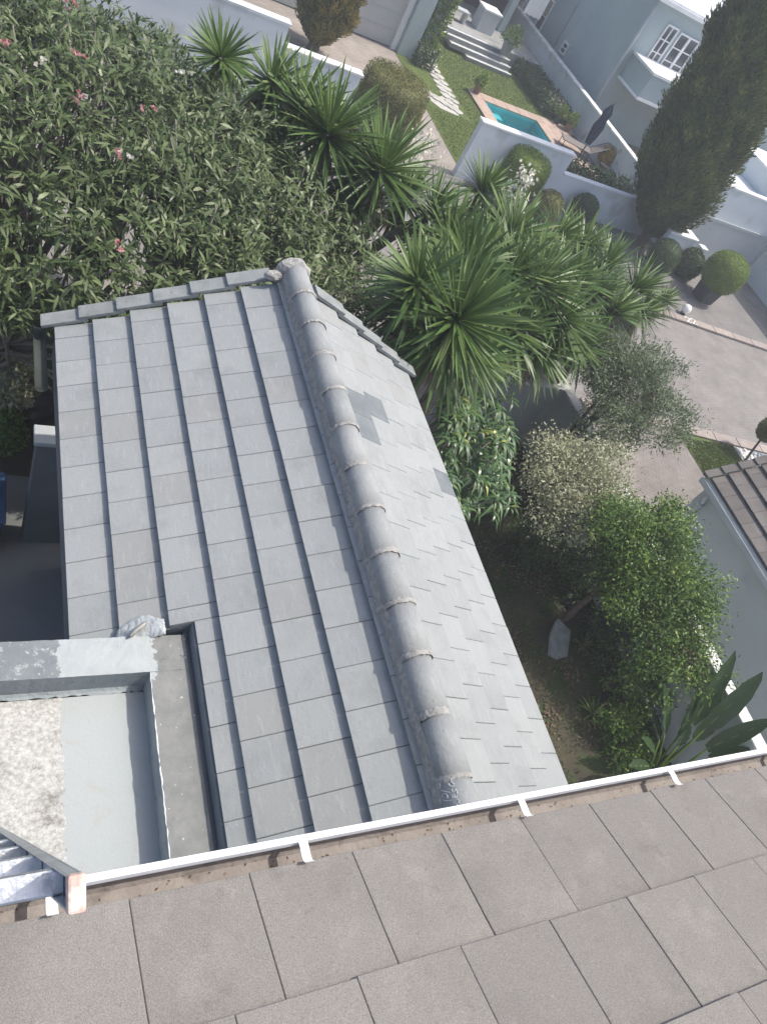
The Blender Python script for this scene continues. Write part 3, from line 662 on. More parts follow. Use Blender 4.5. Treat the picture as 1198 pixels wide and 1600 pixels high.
# white paint ridge along the inner edge of the right-hand parapet
mb = MB(); ys = np.linspace(.3, 2.18, 70)
mb.tube([(1.1965 + random.uniform(-.003, .003), y, ZP - .001 + random.uniform(-.003, .003)) for y in ys], [random.uniform(.001, .0055) for y in ys], 6).build('paint_ridge', M['white'], flat)
# daubed waterproofing over the joint with the tiles
mb = MB(); V = []; n = 26; m = 9
for i in range(n + 1):
    for j in range(m + 1):
        x = 1.02 + .30 * i / n; t = j / m; y = 2.44 + .155 * t * (.75 + .5 * math.sin(math.pi * i / n) * (1 if i < 20 else .7)) + random.uniform(-.004, .004)
        z0 = max(lz(x) + D, ZP - .004 if y < 2.458 else 0) + .010
        edge = min(t, 1 - t, i / n * 1.5, (1 - i / n) * 1.5)
        V.append((x + random.uniform(-.006, .006), y, z0 + .012 * min(1, edge * 4) - .022 * (edge < .04) + random.uniform(-.003, .003)))
mb.add(V, [(i * (m + 1) + j, (i + 1) * (m + 1) + j, (i + 1) * (m + 1) + j + 1, i * (m + 1) + j + 1) for i in range(n) for j in range(m)]).build('sealant_patch', pbr('sealant', (.42, .46, .475), (.36, .39, .405), 12, .8, .5, 40), flat, smooth=True)
f2 = lumps(0, 6.0, 9)
b_ = blob_mb((0, 0, 0), (.085, .016, .03), f2, .3, 14); o = b_.build('sealant_fold', M['mortar'], flat, smooth=True, local=False)
o.matrix_basis = Matrix.Translation((1.14, 2.495, 4.235)) @ Matrix.Rotation(R_(38), 4, 'Z')

# ---- upper roof in the foreground
NS = .46; NPT = math.atan(NS); HN = 9 - 1.88
def nz(y): return HN - NS * y
u_n = Vector((0, -math.cos(NPT), math.sin(NPT))); v_n = Vector((1, 0, 0)); n_n = Vector((0, math.sin(NPT), math.cos(NPT)))
dk = MB(); dk.extrude([(.27, nz(.27) - .09), (-4.0, nz(-4.0) - .09), (-4.0, nz(-4.0) - .25), (.27, nz(.27) - .25)], 'x', -4.2, 6.2)
up_roof = dk.build('upper_roof', M['deck'], house)
fo = [.402, .575, .40, .56, .41, .57]
ne = .327
slope(up_roof, Vector((0, .352, nz(.352))), u_n, v_n, n_n, 6, -1.6, 4.4, lambda k: fo[k] % .3, 'neartile', jit=.003, ce=ne, tt=.02, gp=.0009, rot=.002, bev=.002)
# gutter with straps
gt = MB()
prof = [(.318, 6.965), (.318, 6.878), (.338, 6.858), (.395, 6.858), (.418, 6.885), (.418, 6.955), (.411, 6.962), (.411, 6.89), (.392, 6.868), (.342, 6.868), (.326, 6.884), (.326, 6.965)]
gt.extrude(prof, 'x', -4.0, 6.0)
gut = gt.build('gutter', M['gutterin'], house)
lip = MB(); lip.extrude([(.398, 6.945), (.402, 6.967), (.419, 6.967), (.4235, 6.945), (.4235, 6.875), (.4195, 6.875), (.4195, 6.944)], 'x', -4.0, 6.0)
lip.build('gutter_lip', M['white'], gut, bevel=.003)
for i, x in enumerate((-.44, .232, .86, 1.62, 2.33, 3.05)):
    st = MB(); P = [(.400, 6.9705), (.385, 6.9735), (.362, 6.974), (.350, 6.978), (.343, 6.99)]
    for a in range(len(P) - 1):
        (y0, z0), (y1, z1) = P[a], P[a + 1]
        st.hexa([(x - .0125, y1, z1), (x + .0125, y1, z1), (x + .0125, y0, z0), (x - .0125, y0, z0)], [(x - .0125, y1, z1 + .003), (x + .0125, y1, z1 + .003), (x + .0125, y0, z0 + .003), (x - .0125, y0, z0 + .003)])
    st.build('gutter_strap', M['white'], gut)
# dirt and leaf litter in the gutter, part of the gutter
lp = np.stack([rng.uniform(-1, 3.2, 160), rng.uniform(.365, .405, 160), np.full(160, 6.87)], 1)
V, q, t, k = leafdata(lp, rdir(160) * [1, 1, .15], np.tile([0, 0, 1.], (160, 1)), rng.uniform(.004, .011, 160), .005, 'tiny'); o = leafmesh('leaf_litter', [(V, q, t, k, rng.uniform(0, 1, 160), 0)], M['L_litter'], gut); o['kind'] = 'stuff'

# ---- ladder leaning on the gutter from the flat roof
lt = Vector((.218, .277, 7.53)); lb = Vector((.218, 1.43, FZ + .005)); ld = (lb - lt).normalized(); ln_ = (lb - lt).length
lv = Vector((1, 0, 0)); lw = ld.cross(lv).normalized()        # lw: across the rail depth
lad = thing('ladder', (0.0, 1.43, FZ), 'aluminium ladder with brown end cap leaning on the white gutter', 'ladder')
def lbox(mb, s0, s1, x0, x1, w0, w1):
    c = lambda s, x, q: lt + ld * s + lv * x + lw * q
    return mb.hexa([c(s0, x0, w0), c(s0, x1, w0), c(s0, x1, w1), c(s0, x0, w1)], [c(s1, x0, w0), c(s1, x1, w0), c(s1, x1, w1), c(s1, x0, w1)])
for x0 in (0, -.37):
    mb = MB(); lbox(mb, 0, ln_, x0 - .004, x0 + .002, -.029, .029); lbox(mb, 0, ln_, x0 - .025, x0 - .0041, -.029, -.0245); lbox(mb, 0, ln_, x0 - .025, x0 - .0041, .0245, .029)
    mb.build('rail', M['alu'], lad, bevel=.002)
    mb = MB(); lbox(mb, -.014, .012, x0 - .027, x0 + .003, -.031, .031); mb.build('end_cap', M['cap'], lad, bevel=.006)
for i in range(11):
    s = .22 + .37 * i
    if s > ln_ - .1: break
    mb = MB(); lbox(mb, s - .016, s + .016, -.3679, -.0042, -.024, .024); mb.build('rung', M['alu'], lad, bevel=.005)

# ================================================================== BOUNDARY AND GARDEN WALLS
def wall_thing(name, label, body, cap=None, mat='wall', capm='whitedirty', pieces=()):
    b = body; xs = [v[0] for v in b.v]; ys = [v[1] for v in b.v]
    t = thing(name, ((min(xs) + max(xs)) / 2, (min(ys) + max(ys)) / 2, 0), label, 'wall')
    b.build('wall_face', M[mat], t)
    if cap: cap.build('coping', M[capm], t, bevel=.012)
    return t
YW = 19.7
a = MB().box(-30, 6.6, YW, YW + .24, 0, 2.28).box(6.601, 8.81, YW + .001, YW + .241, 0, 1.76)
c = MB().box(6.58, 8.86, YW - .04, YW + .28, 1.76, 1.83)
street_w = wall_thing('street_wall', 'long blue-grey street wall behind the flowering shrub, stepping down beside the bronze drum hedge', a, c)
bx('coping', M['wall'], street_w, -30, 6.64, YW - .03, YW + .27, 2.281, 2.34)
a = MB().box(12.8, 16.35, YW, YW + .22, 0, 1.74).box(16.351, 20.6, YW + .001, YW + .221, 0, 1.13)
c = MB().box(12.76, 16.39, YW - .04, YW + .26, 1.741, 1.81).box(16.391, 20.6, YW - .02, YW + .24, 1.131, 1.18)
wall_thing('pool_wall', 'blue-grey wall with white coping in front of the swimming pool', a, c, capm='white')
bx_ = MB().box(21.4, 21.62, 19.9, 36, 0, 1.22); c = MB().box(21.37, 21.66, 19.9, 36, 1.221, 1.29)
wall_thing('side_wall', 'long peeling garden wall running back beside the pool to the steps', bx_, c, mat='wallpeel', capm='whitedirty')
# own garden wall: along the neighbour and across the end
a = MB().box(10.40, 10.60, -1, 8.80, -.02, 1.60).box(7.9, 10.60, 8.801, 9.0, -.02, 1.60)
c = MB().box(10.37, 10.63, -1, 8.83, 1.601, 1.65).box(7.9, 10.369, 8.78, 9.03, 1.6012, 1.6502)
wall_thing('garden_wall', 'grey garden wall with flaking white coping under the olive tree', a, c, mat='wallgrey')
# passage stub wall
a = MB().box(.78, 1.27, 5.96, 6.16, 0, 2.05); c = MB().box(.745, 1.28, 5.93, 6.2, 2.051, 2.12)
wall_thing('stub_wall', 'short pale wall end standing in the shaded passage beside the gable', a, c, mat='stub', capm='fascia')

# ================================================================== NEIGHBOUR ON THE RIGHT
nh = thing('neighbour_house', (14.5, 1.5, 0), 'grey-walled house with brown tiled roof and downpipe at the right edge', 'house')
EX, EZ = 11.97, 2.40; nb_p = math.atan2(.16, .286); NCE = .3277
MB().box(12.02, 19.5, -3, 6.06, 0, 2.32).build('wall', M['wallgrey'], nh)
def nrz(x): return EZ + (x - EX) * .16 / .286 - .09
dk = MB(); dk.extrude([(EX + .04, nrz(EX + .04)), (16.0, nrz(16.0)), (20.0, nrz(EX + .04)), (20.0, nrz(EX + .04) - .1), (16.0, nrz(16.0) - .1), (EX + .04, nrz(EX + .04) - .1)], 'y', -3, 6.12)
nroof = dk.build('roof', M['deck'], nh)
g_ = MB().add([(12.02, 6.058, 2.32), (19.5, 6.058, 2.32), (16.0, 6.058, nrz(16.0) - .12)], [(1, 0, 2)]); g_.build('gable', M['wallgrey'], nh)
u_h = Vector((math.cos(nb_p), 0, math.sin(nb_p))); n_h = Vector((-math.sin(nb_p), 0, math.cos(nb_p)))
slope(nroof, Vector((EX, 0, EZ)), u_h, V_Y, n_h, 8, 1.6, 6.13, lambda k: .13 if k % 2 else .28, 'ntile', ce=NCE)
for k in range(9):
    p = Vector((EX - .06, 0, EZ - .02)) + u_h * (k * NCE); V = []
    for yy in (6.11, 6.27):
        for s in (-.03, NCE + .03):
            h1 = .055 - .04 * (s + .03) / .39
            for h in (h1 - (.04 if yy < 6.2 else .13), h1): q = p + u_h * s + n_h * h; V.append((q.x, yy, q.z))
    MB().add(V, [(0, 1, 3, 2), (4, 6, 7, 5), (1, 5, 7, 3), (0, 2, 6, 4), (0, 4, 5, 1), (2, 3, 7, 6)]).build('verge_tile', M['ntile'], nroof, bevel=.012)
gu = MB(); gu.extrude([(11.86, 2.33), (11.86, 2.22), (11.885, 2.20), (11.94, 2.20), (11.96, 2.22), (11.96, 2.33), (11.952, 2.33), (11.952, 2.225), (11.938, 2.21), (11.888, 2.21), (11.868, 2.225), (11.868, 2.33)], 'y', -3, 6.2)
gu.build('gutter', M['fascia'], nh)
bx('fascia', M['fascia'], nh, 11.965, 12.0, -3, 6.15, 2.16, 2.34)
MB().tube([(11.92, 5.86, 2.22), (11.92, 5.86, 2.08), (11.97, 5.86, 2.0), (11.97, 5.86, 1.0), (11.97, 5.86, .05)], .042, 10).build('downpipe', M['pipe'], nh, smooth=True)
bx('pipe_bracket', M['pipe'], nh, 11.92, 12.019, 5.80, 5.92, 1.90, 1.96)
p = PX(1067, 883, 11.98)
lm = MB().box(11.90, 12.019, p.y - .06, p.y + .06, p.z - .09, p.z + .09).build('wall_lamp', M['white'], nh, bevel=.02)
p = PX(1078, 777, 13.2)
tag(MB().box(13.0, 13.3, 6.5, 6.75, .02, .22).build('white_bucket_lid', M['white'], bevel=.05), 'small white box on the brick driveway by the neighbour corner', 'box')

# ================================================================== GARAGE HOUSE (top, middle)
gh = thing('garage_house', (11, 28, 0), 'garage with pale door and white jamb behind the conifer at the top', 'house')
bx('wall', M['walldk'], gh, 13.32, 13.95, 27.7, 29.5, 0, 6)
bx('garage_door', pbr('garage_door_paint', (.44, .455, .455), (.47, .485, .48), 2, .6, .05), gh, 7.6, 13.1, 28.05, 28.1, .02, 2.7)
bx('door_frame', M['white'], gh, 13.1, 13.30, 27.9, 28.1, 0, 2.9)
bx('upper_wall', M['wall'], gh, 3.0, 13.3, 28.11, 28.4, 0, 6)
for i in range(1, 5): bx('door_groove', M['fascia'], gh, 7.6, 13.095, 28.035, 28.049, .02 + .54 * i, .04 + .54 * i)
# veranda with steps
vh = thing('veranda', (18.5, 33, 0), 'shaded veranda with dark interior above the white-edged steps', 'veranda')
bx('floor', M['step'], vh, 14.6, 21.35, 31.0, 37, 0, .60)
bx('back_wall', M['dark'], vh, 14.0, 21.35, 35.0, 35.2, .6, 4)
bx('roof', M['walldk'], vh, 14.0, 21.35, 33.2, 37, 3.3, 3.5)
bx('post', M['walldk'], vh, 15.2, 15.5, 33.0, 33.3, .6, 3.3); bx('post', M['walldk'], vh, 19.8, 20.1, 33.0, 33.3, .6, 3.3)
stp = thing('garden_steps', (18, 30.5, 0), 'four grey steps with white edges from the lawn to the veranda', 'steps')
for i, (x0, x1, y0, z) in enumerate([(17.2, 19.45, 29.85, .15), (16.45, 19.45, 30.15, .30), (16.0, 19.45, 30.45, .45), (16.0, 19.45, 30.75, .597)]):
    s = bx('step', M['step'], stp, x0, x1, y0, 30.995, z - .15 if i else 0, z); bx('nosing', M['white'], s, x0 - .01, x1 + .01, y0 - .03, y0 + .06, z + .001, z + .03)
pl = thing('stone_planter', (18.6, 32.2, .6), 'pale square planter box at the top of the white-edged steps', 'planter')
bx('box', M['fascia'], pl, 18.2, 19.0, 31.9, 32.6, .6, 1.4); bx('rim', M['white'], pl, 18.15, 19.05, 31.85, 32.65, 1.401, 1.46)
bt = thing('veranda_bench', (17.0, 32.0, .6), 'low grey bench in the shade of the veranda', 'bench')
bx('seat', M['fascia'], bt, 16.5, 17.6, 31.8, 32.2, 1.0, 1.06); bx('leg', M['fascia'], bt, 16.55, 16.65, 31.82, 32.18, .6, .999); bx('leg', M['fascia'], bt, 17.45, 17.55, 31.82, 32.18, .6, .999)
aw = thing('white_blind', (20.0, 31.6, 2.2), 'white slatted blind hanging at the veranda corner at the top', 'blind')
for i in range(7): bx('slat', M['white'], aw, 19.55 + .12 * i, 19.66 + .12 * i, 31.4, 31.44, 2.0 + .02 * (i % 2), 3.1)

# ================================================================== HOUSE BEHIND THE POOL (top right)
hb = thing('rear_house', (25, 33, 0), 'teal-grey two storey house with white French doors behind the cypress', 'house')
XH, YH = 22.5, 28.0
bx('wall', M['walldk'], hb, XH, 36, YH, 45, 0, 5.05)
bx('eave', M['white'], hb, XH - .25, 36.2, YH - .35, 45.2, 5.051, 5.2)
bx('roof', M['roofwhite'], hb, XH - .2, 36.2, YH - .3, 45.2, 5.201, 5.26)
MB().tube([(XH - .05, YH - .06, 5.05), (XH - .05, YH - .06, 2.5), (XH - .05, YH - .06, .05)], .055, 10).build('downpipe', M['pipe'], hb, smooth=True)
MB().tube([(XH - .045, 32.6, 5.05), (XH - .045, 32.6, .05)], .05, 8).build('downpipe', M['walldk'], hb, smooth=True)
def window(parent, face, a0, a1, z0, z1, at, cols=2, rows=2, name='window'):
    """framed window on an x = at or y = at wall facing the camera"""
    th = .06
    def b(nm, mat, p, u0, u1, w0, w1, d0, d1):
        if face == 'y': return bx(nm, M[mat], p, u0, u1, at - d1, at - d0, w0, w1)
        return bx(nm, M[mat], p, at - d1, at - d0, u0, u1, w0, w1)
    wn_ = b(name, 'glass', parent, a0, a1, z0, z1, .004, .02)
    for (u0, u1, w0, w1) in ((a0 - th, a1 + th, z1, z1 + th), (a0 - th, a1 + th, z0 - th, z0), (a0 - th, a0, z0, z1), (a1, a1 + th, z0, z1)): b('frame', 'white', wn_, u0, u1, w0, w1, .002, .07)
    for i in range(1, cols): u = a0 + (a1 - a0) * i / cols; b('mullion', 'white', wn_, u - .025, u + .025, z0, z1, .021, .06)
    for i in range(1, rows): z = z0 + (z1 - z0) * i / rows; b('mullion', 'white', wn_, a0, a1, z - .02, z + .02, .021, .052)
    return wn_
p0 = PY(1005, 92, YH); p1 = PY(1035, 38, YH)
window(hb, 'y', p0.x + .1, p0.x + .62, 3.0, 4.45, YH, 2, 3)
p0 = PY(1024, 108, YH)
window(hb, 'y', p0.x + .05, p0.x + .50, 2.9, 4.40, YH, 1, 3, 'french_door'); window(hb, 'y', p0.x + .62, p0.x + 1.07, 2.9, 4.40, YH, 1, 3, 'french_door')
bal = bx('balcony', M['walldk'], hb, 22.85, 30, 26.3, YH - .001, 2.25, 3.13); bx('coping', M['white'], bal, 22.78, 30.05, 26.22, YH - .002, 3.131, 3.22)
bx('lower_ledge', M['white'], hb, 22.80, 30, 26.25, YH - .003, 2.15, 2.249)
for (y, z0, z1, w) in ((34.2, .9, 2.2, .5), (36.4, .9, 2.6, .5), (31.6, 1.2, 1.55, .35), (30.6, 4.1, 4.6, .4)): window(hb, 'x', y, y + w, z0, z1, XH, 1, 2)
for i in range(2): MB().tube([(XH + .9 + .12 * i, YH - .04, 1.3), (XH + .9 + .12 * i, YH - .04, .2)], .02, 6).build('wall_pipe', M['pipe'], hb)

# ================================================================== GARAGE BLOCK (right)
gb = thing('garage_block', (25, 21, 0), 'blue-grey flat-roofed garage block with white edges at the right behind the ball topiary', 'garage')
YB = 19.1
bx('wall', M['wall'], gb, 21.45, 33, YB, 22.3, 0, 2.62); bx('parapet', M['wall'], gb, 21.45, 33, YB + .001, YB + .2, 2.621, 2.78); bx('parapet_cap', M['white'], gb, 21.41, 33, YB - .04, YB + .23, 2.781, 2.84)
bx('flat_roof', M['roofwhite'], gb, 21.47, 24.69, YB + .201, 22.2, 2.6205, 2.64)
bx('upper_wall', M['wall'], gb, 24.7, 33, YB + .21, 22.3, 2.641, 3.36); bx('upper_cap', M['white'], gb, 24.62, 25.05, YB + .2, 22.3, 3.361, 3.42)
bx('garage_door', M['wallgrey'], gb, 22.3, 26.0, YB - .012, YB - .003, 0.02, 1.60)
bx('door_frame', M['pipe'], gb, 22.1, 26.1, YB - .06, YB - .013, 1.60, 1.70); bx('door_frame', M['pipe'], gb, 22.1, 22.25, YB - .061, YB - .014, 0, 1.60); bx('door_frame', M['pipe'], gb, 26.0, 26.15, YB - .061, YB - .014, 0, 1.60)
bx('wing_wall', M['wall'], gb, 26.2, 26.45, 13.6, YB - .07, 0, 3.6)
a = MB().box(20.3, 21.6, 18.1, 18.3, 0, 1.14).box(21.4, 21.601, 18.301, 19.05, 0, 1.1402)
c = MB().box(20.27, 21.64, 18.06, 18.34, 1.141, 1.22).box(21.36, 21.64, 18.341, 19.05, 1.1412, 1.2202)
wall_thing('corner_wall', 'low blue-grey wall with white coping between the cypress and the garage', a, c, capm='white')
cp = thing('gate_post', (21.9, 18.0, 0), 'small white-capped post in front of the garage door', 'post'); bx('shaft', M['wall'], cp, 21.78, 22.0, 17.85, 18.05, 0, 1.05); bx('cap', M['white'], cp, 21.74, 22.04, 17.81, 18.09, 1.051, 1.12)

# ================================================================== POOL
pool = thing('swimming_pool', (18.3, 25, 0), 'turquoise swimming pool with pinkish coping slabs behind the white-topped wall', 'pool')
PX0, PX1, PY0, PY1 = 16.65, 19.2, 22.2, 26.3
bs = MB(); bs.box(PX0 - .2, PX1 + .2, PY0 - .2, PY1 + .2, -1.3, -1.2)
for q in ((PX0 - .2, PX0, PY0 - .2, PY1 + .2), (PX1, PX1 + .2, PY0 - .2, PY1 + .2), (PX0, PX1, PY0 - .2, PY0), (PX0, PX1, PY1, PY1 + .2)): bs.box(*q, -1.2, .03)
bs.build('basin', M['pooltile'], pool)
for i in range(3): bx('pool_step', M['poolstep'], pool, PX0 + .001, PX0 + .9, PY1 - .4 * (i + 1), PY1 - .4 * i - .001, -1.19, -.22 - .28 * i)
MB().add([(PX0, PY0, -.05), (PX1, PY0, -.05), (PX1, PY1, -.05), (PX0, PY1, -.05)], [(0, 1, 2, 3)]).build('water', M['water'], pool)
cs = MB().box(0, .57, 0, .57, 0, .06).build('coping_slab', M['coping'], pool, bevel=.012, local=False); first = True; cme = cs.data
def slab(x, y):
    global first
    if first: o = cs; first = False
    else: o = link('coping_slab', cme, pool); b = o.modifiers.new('bevel', 'BEVEL'); b.width = .012; b.segments = 2
    o.matrix_basis = Matrix.Translation((x + .005, y + .005, .03 + random.uniform(0, .004)))
y = PY1
for i in range(9): slab(PX0 - .58 + .58 * i if i < 5 else PX0 - .58 + .58 * i, PY1 + .005)
for j in range(7): slab(PX0 - .585, PY1 - .58 - .58 * j)
for j in range(7):
    for i in range(4): slab(PX1 + .005 + .58 * i if PX1 + .58 * i < 21 else PX1, PY1 - .58 - .58 * j) if PX1 + .58 * (i + 1) < 21.45 else None

# pale stone path on the lawn: single slabs
pa = tag(sheet('stone_path', [(13.25, 25.15), (14.0, 24.3), (14.7, 24.2), (15.0, 25.0), (15.05, 28.8), (14.6, 28.6), (14.45, 25.4), (14.1, 25.1), (13.6, 25.55)], .024, M['stone']), kind='structure')
def path_slab(cx_, cy_, r):
    n = random.randint(6, 8); pl_ = [(cx_ + r * random.uniform(.8, 1.15) * math.cos(2 * math.pi * i / n), cy_ + r * random.uniform(.8, 1.15) * math.sin(2 * math.pi * i / n)) for i in range(n)]
    MB().prism(pl_, .0245, .055 + random.uniform(0, .01)).build('path_slab', M['stone'], pa)
for i in range(9):
    t = i / 8; path_slab(14.72 + .06 * t - .1, 25.05 + 3.5 * t, .19); path_slab(14.95 + .04 * t - .02, 25.25 + 3.5 * t, .17)
for i in range(5):
    t = i / 4; path_slab(13.45 + 1.2 * t, 25.35 - .85 * t + .15 * t * t, .2); path_slab(13.75 + 1.05 * t, 25.2 - .7 * t, .19)

# loungers, umbrella
def lounger(loc, rz, label):
    t = thing('sun_lounger', loc, label, 'sun lounger', 'loungers by the pool'); T = Matrix.Translation(Vector(loc)) @ Matrix.Rotation(rz, 4, 'Z')
    def part(nm, mb, mat):
        mb.v = [tuple(T @ Vector(v)) for v in mb.v]; return mb.build(nm, M[mat], t)
    part('seat', MB().box(-.3, .3, -.2, 1.05, .30, .33), 'sling')
    part('backrest', MB().hexa([(-.3, -.2, .30), (.3, -.2, .30), (.3, -.22, .33), (-.3, -.22, .33)][::1], [(-.3, -.78, .80), (.3, -.78, .80), (.3, -.80, .83), (-.3, -.80, .83)]), 'sling')
    for (x, y) in ((-.29, -.15), (.29, -.15), (-.29, .98), (.29, .98)): part('leg', MB().tube([(x, y, 0), (x, y, .30)], .016, 6), 'blackmetal')
    part('frame', MB().tube([(-.31, 1.06, .315), (-.31, -.2, .315), (-.31, -.8, .83), (.31, -.8, .83), (.31, -.2, .315), (.31, 1.06, .315), (-.31, 1.06, .315)], .014, 6), 'blackmetal')
_l1 = PZ(912, 236, .3); _l2 = PZ(968, 272, .3)
lounger((_l1.x, _l1.y, .09), R_(70), 'taupe sun lounger nearest the pool under the blue umbrella')
lounger((_l2.x, _l2.y, .09), R_(100), 'taupe sun lounger beside the yellow shrub')
up = PZ(916, 226, .9); ub = (up.x, up.y)
um = thing('patio_umbrella', (ub[0], ub[1], .05), 'closed navy blue umbrella standing by the loungers', 'umbrella')
MB().tube([(ub[0], ub[1], .05), (ub[0], ub[1], 2.45)], .022, 8).build('pole', M['blackmetal'], um)
MB().lathe([(.24, 0), (.24, .06), (.05, .09), (.04, .2)], (ub[0], ub[1], .05), 16).build('base', M['blackmetal'], um)
mb = MB(); n = 20; V = []
for z, r in ((.95, .10), (1.2, .15), (1.6, .19), (1.9, .13), (2.15, .16), (2.4, .05)):
    for j in range(n): rr = r * (1 + .35 * math.cos(j * math.pi * .8)); V.append((ub[0] + rr * math.cos(2 * math.pi * j / n), ub[1] + rr * math.sin(2 * math.pi * j / n), z))
mb.add(V, [(i * n + j, i * n + (j + 1) % n, (i + 1) * n + (j + 1) % n, (i + 1) * n + j) for i in range(5) for j in range(n)] + [tuple(5 * n + j for j in range(n))]); mb.build('canopy', M['navy'], um)

# ================================================================== PLANTS
def fan(c):  # pixel hint -> world helper: (px, py, z)
    return PZ(*c)
def topiary(name, label, base, rx, rz, zc, mat, n=5000, p=2.0, leaf=.05, stem=None, cat='bush', group=None, amp=.03, pot=None, seed=1):
    """clipped shrub: p = 2 ball, larger = drum"""
    t = thing(name, base, label, cat, group); bxx, byy, bz = base
    f = lumps(0, 5.0, seed); d = rdir(n)
    kk = (np.hypot(d[:, 0], d[:, 1]) ** p + np.abs(d[:, 2]) ** p) ** (-1 / p)
    # even density on the drum: resample by area roughly
    r = kk * (1 + amp * f(d)) * rng.uniform(.93, 1.02, n)
    P = np.stack([bxx + d[:, 0] * r * rx, byy + d[:, 1] * r * rx, zc + d[:, 2] * r * rz], 1)
    nn = norm(np.stack([d[:, 0] / rx, d[:, 1] / rx, d[:, 2] / rz], 1) * (kk[:, None] ** 0)); dr = norm(nn * .7 + rdir(n) * .8)
    V, q, tt, k = leafdata(P, dr, norm(nn + rdir(n) * .6), rng.uniform(.7, 1.3, n) * leaf, leaf * .55, 'tiny')
    ti = np.clip(.5 + .30 * f(d * 2.3) + rng.normal(0, .22, n), 0, 1)
    mb = MB(); m = 22; hh = 16; VV = []
    for i in range(hh + 1):
        th = math.pi * i / hh
        for j in range(m):
            ph = 2 * math.pi * j / m; dd = np.array([[math.sin(th) * math.cos(ph), math.sin(th) * math.sin(ph), math.cos(th)]])
            k2 = (abs(math.sin(th)) ** p + abs(math.cos(th)) ** p) ** (-1 / p) * (1 + amp * f(dd)[0]) * .93
            VV.append((bxx + dd[0, 0] * k2 * rx, byy + dd[0, 1] * k2 * rx, zc + dd[0, 2] * k2 * rz))
    mb.add(VV, [(i * m + j, (i + 1) * m + j, (i + 1) * m + (j + 1) % m, i * m + (j + 1) % m) for i in range(hh) for j in range(m)])
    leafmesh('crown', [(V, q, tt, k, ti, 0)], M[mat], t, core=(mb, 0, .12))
    s = MB(); s.tube([(bxx, byy, bz), (bxx + .02, byy, (bz + zc) / 2), (bxx, byy, zc)], [.05, .04, .035], 7).build('trunk', M['bark'], t)
    return t
# drum hedges and balls along the street walls
def ground_base(px, py): q = PZ(px, py, 0); return (q.x, q.y, 0)
def at_zc(px, py, z): q = PZ(px, py, z); return (q.x, q.y, 0.0)
b = at_zc(609, 160, 1.25); topiary('drum_hedge', 'bronze clipped drum-shaped hedge at the end of the street wall', b, .95, .95, 1.05, 'L_topo', 20000, 9.0, .045, seed=2, amp=.012)
b = at_zc(820, 268, 1.05); topiary('drum_hedge', 'green clipped drum-shaped hedge in front of the pool wall', b, .68, .68, .95, 'L_top', 10000, 5.0, .042, seed=3, amp=.015)
b = at_zc(858, 318, .75); topiary('ball_hedge', 'small olive-green clipped ball right of the green drum hedge', b, .45, .5, .62, 'L_topo', 4000, 2.3, .045, seed=4)
b = at_zc(913, 325, .55); topiary('ball_hedge', 'dark clipped ball against the pool wall left of the cypress', b, .44, .46, .52, 'L_topd', 3800, 2.2, .045, seed=5)
b = at_zc(1036, 400, .6); topiary('ball_hedge', 'dark green clipped ball at the foot of the cypress', b, .52, .55, .6, 'L_topd', 4500, 2.2, .045, seed=6)
b = at_zc(1076, 412, .5); topiary('loose_bush', 'grey-green bush between the clipped ball and the topiary in a pot', b, .48, .5, .5, 'L_topd', 3000, 2.0, .07, amp=.12, seed=7)
b = at_zc(930, 372, .5); topiary('loose_bush', 'low dark bush behind the yuccas under the pool wall', b, .55, .42, .42, 'L_topd', 2600, 2.0, .07, amp=.12, seed=17)
# big ball on a stem in a square pot
pb = PZ(1130, 428, 1.08)
t = topiary('ball_topiary', 'large bright green ball topiary in a dark square pot on the apron', (pb.x, pb.y, .02), .70, .64, 1.14, 'L_top', 11000, 2.5, .042, cat='topiary', seed=8)
MB().hexa([(pb.x - .28, pb.y - .28, .021), (pb.x + .28, pb.y - .28, .021), (pb.x + .28, pb.y + .28, .021), (pb.x - .28, pb.y + .28, .021)], [(pb.x - .33, pb.y - .33, .58), (pb.x + .33, pb.y - .33, .58), (pb.x + .33, pb.y + .33, .58), (pb.x - .33, pb.y + .33, .58)]).build('pot', M['potdark'], t, bevel=.015)
# lollipop tree on the verge
lc = PZ(1203, 672, .98)
t = topiary('lollipop_tree', 'small clipped lollipop tree with a curved stem at the right edge', (18.25, 9.0, .02), .001, .001, .95, 'L_top', 10, 2.0, .04, cat='tree')
for ch in list(t.children): bpy.data.objects.remove(ch)
f = lumps(0, 5, 9); d = rdir(3500); r = (1 + .05 * f(d)) * rng.uniform(.9, 1.03, 3500); P = np.array([lc.x, lc.y, .98]) + d * r[:, None] * [.30, .30, .34]
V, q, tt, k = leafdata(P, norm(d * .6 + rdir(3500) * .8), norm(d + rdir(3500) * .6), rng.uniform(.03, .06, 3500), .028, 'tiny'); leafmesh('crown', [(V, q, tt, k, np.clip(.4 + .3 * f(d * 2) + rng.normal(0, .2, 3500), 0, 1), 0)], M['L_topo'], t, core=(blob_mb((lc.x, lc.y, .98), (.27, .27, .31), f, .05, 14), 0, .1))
lb0 = PZ(1157, 724, .03)
MB().tube([(lb0.x, lb0.y, .02), (lb0.x + .05, lb0.y + .02, .18), (lb0.x * .6 + lc.x * .4, lb0.y * .6 + lc.y * .4, .40), (lc.x, lc.y, .72), (lc.x, lc.y, .95)], [.04, .036, .032, .028, .02], 8).build('trunk', M['bark'], t, smooth=True)

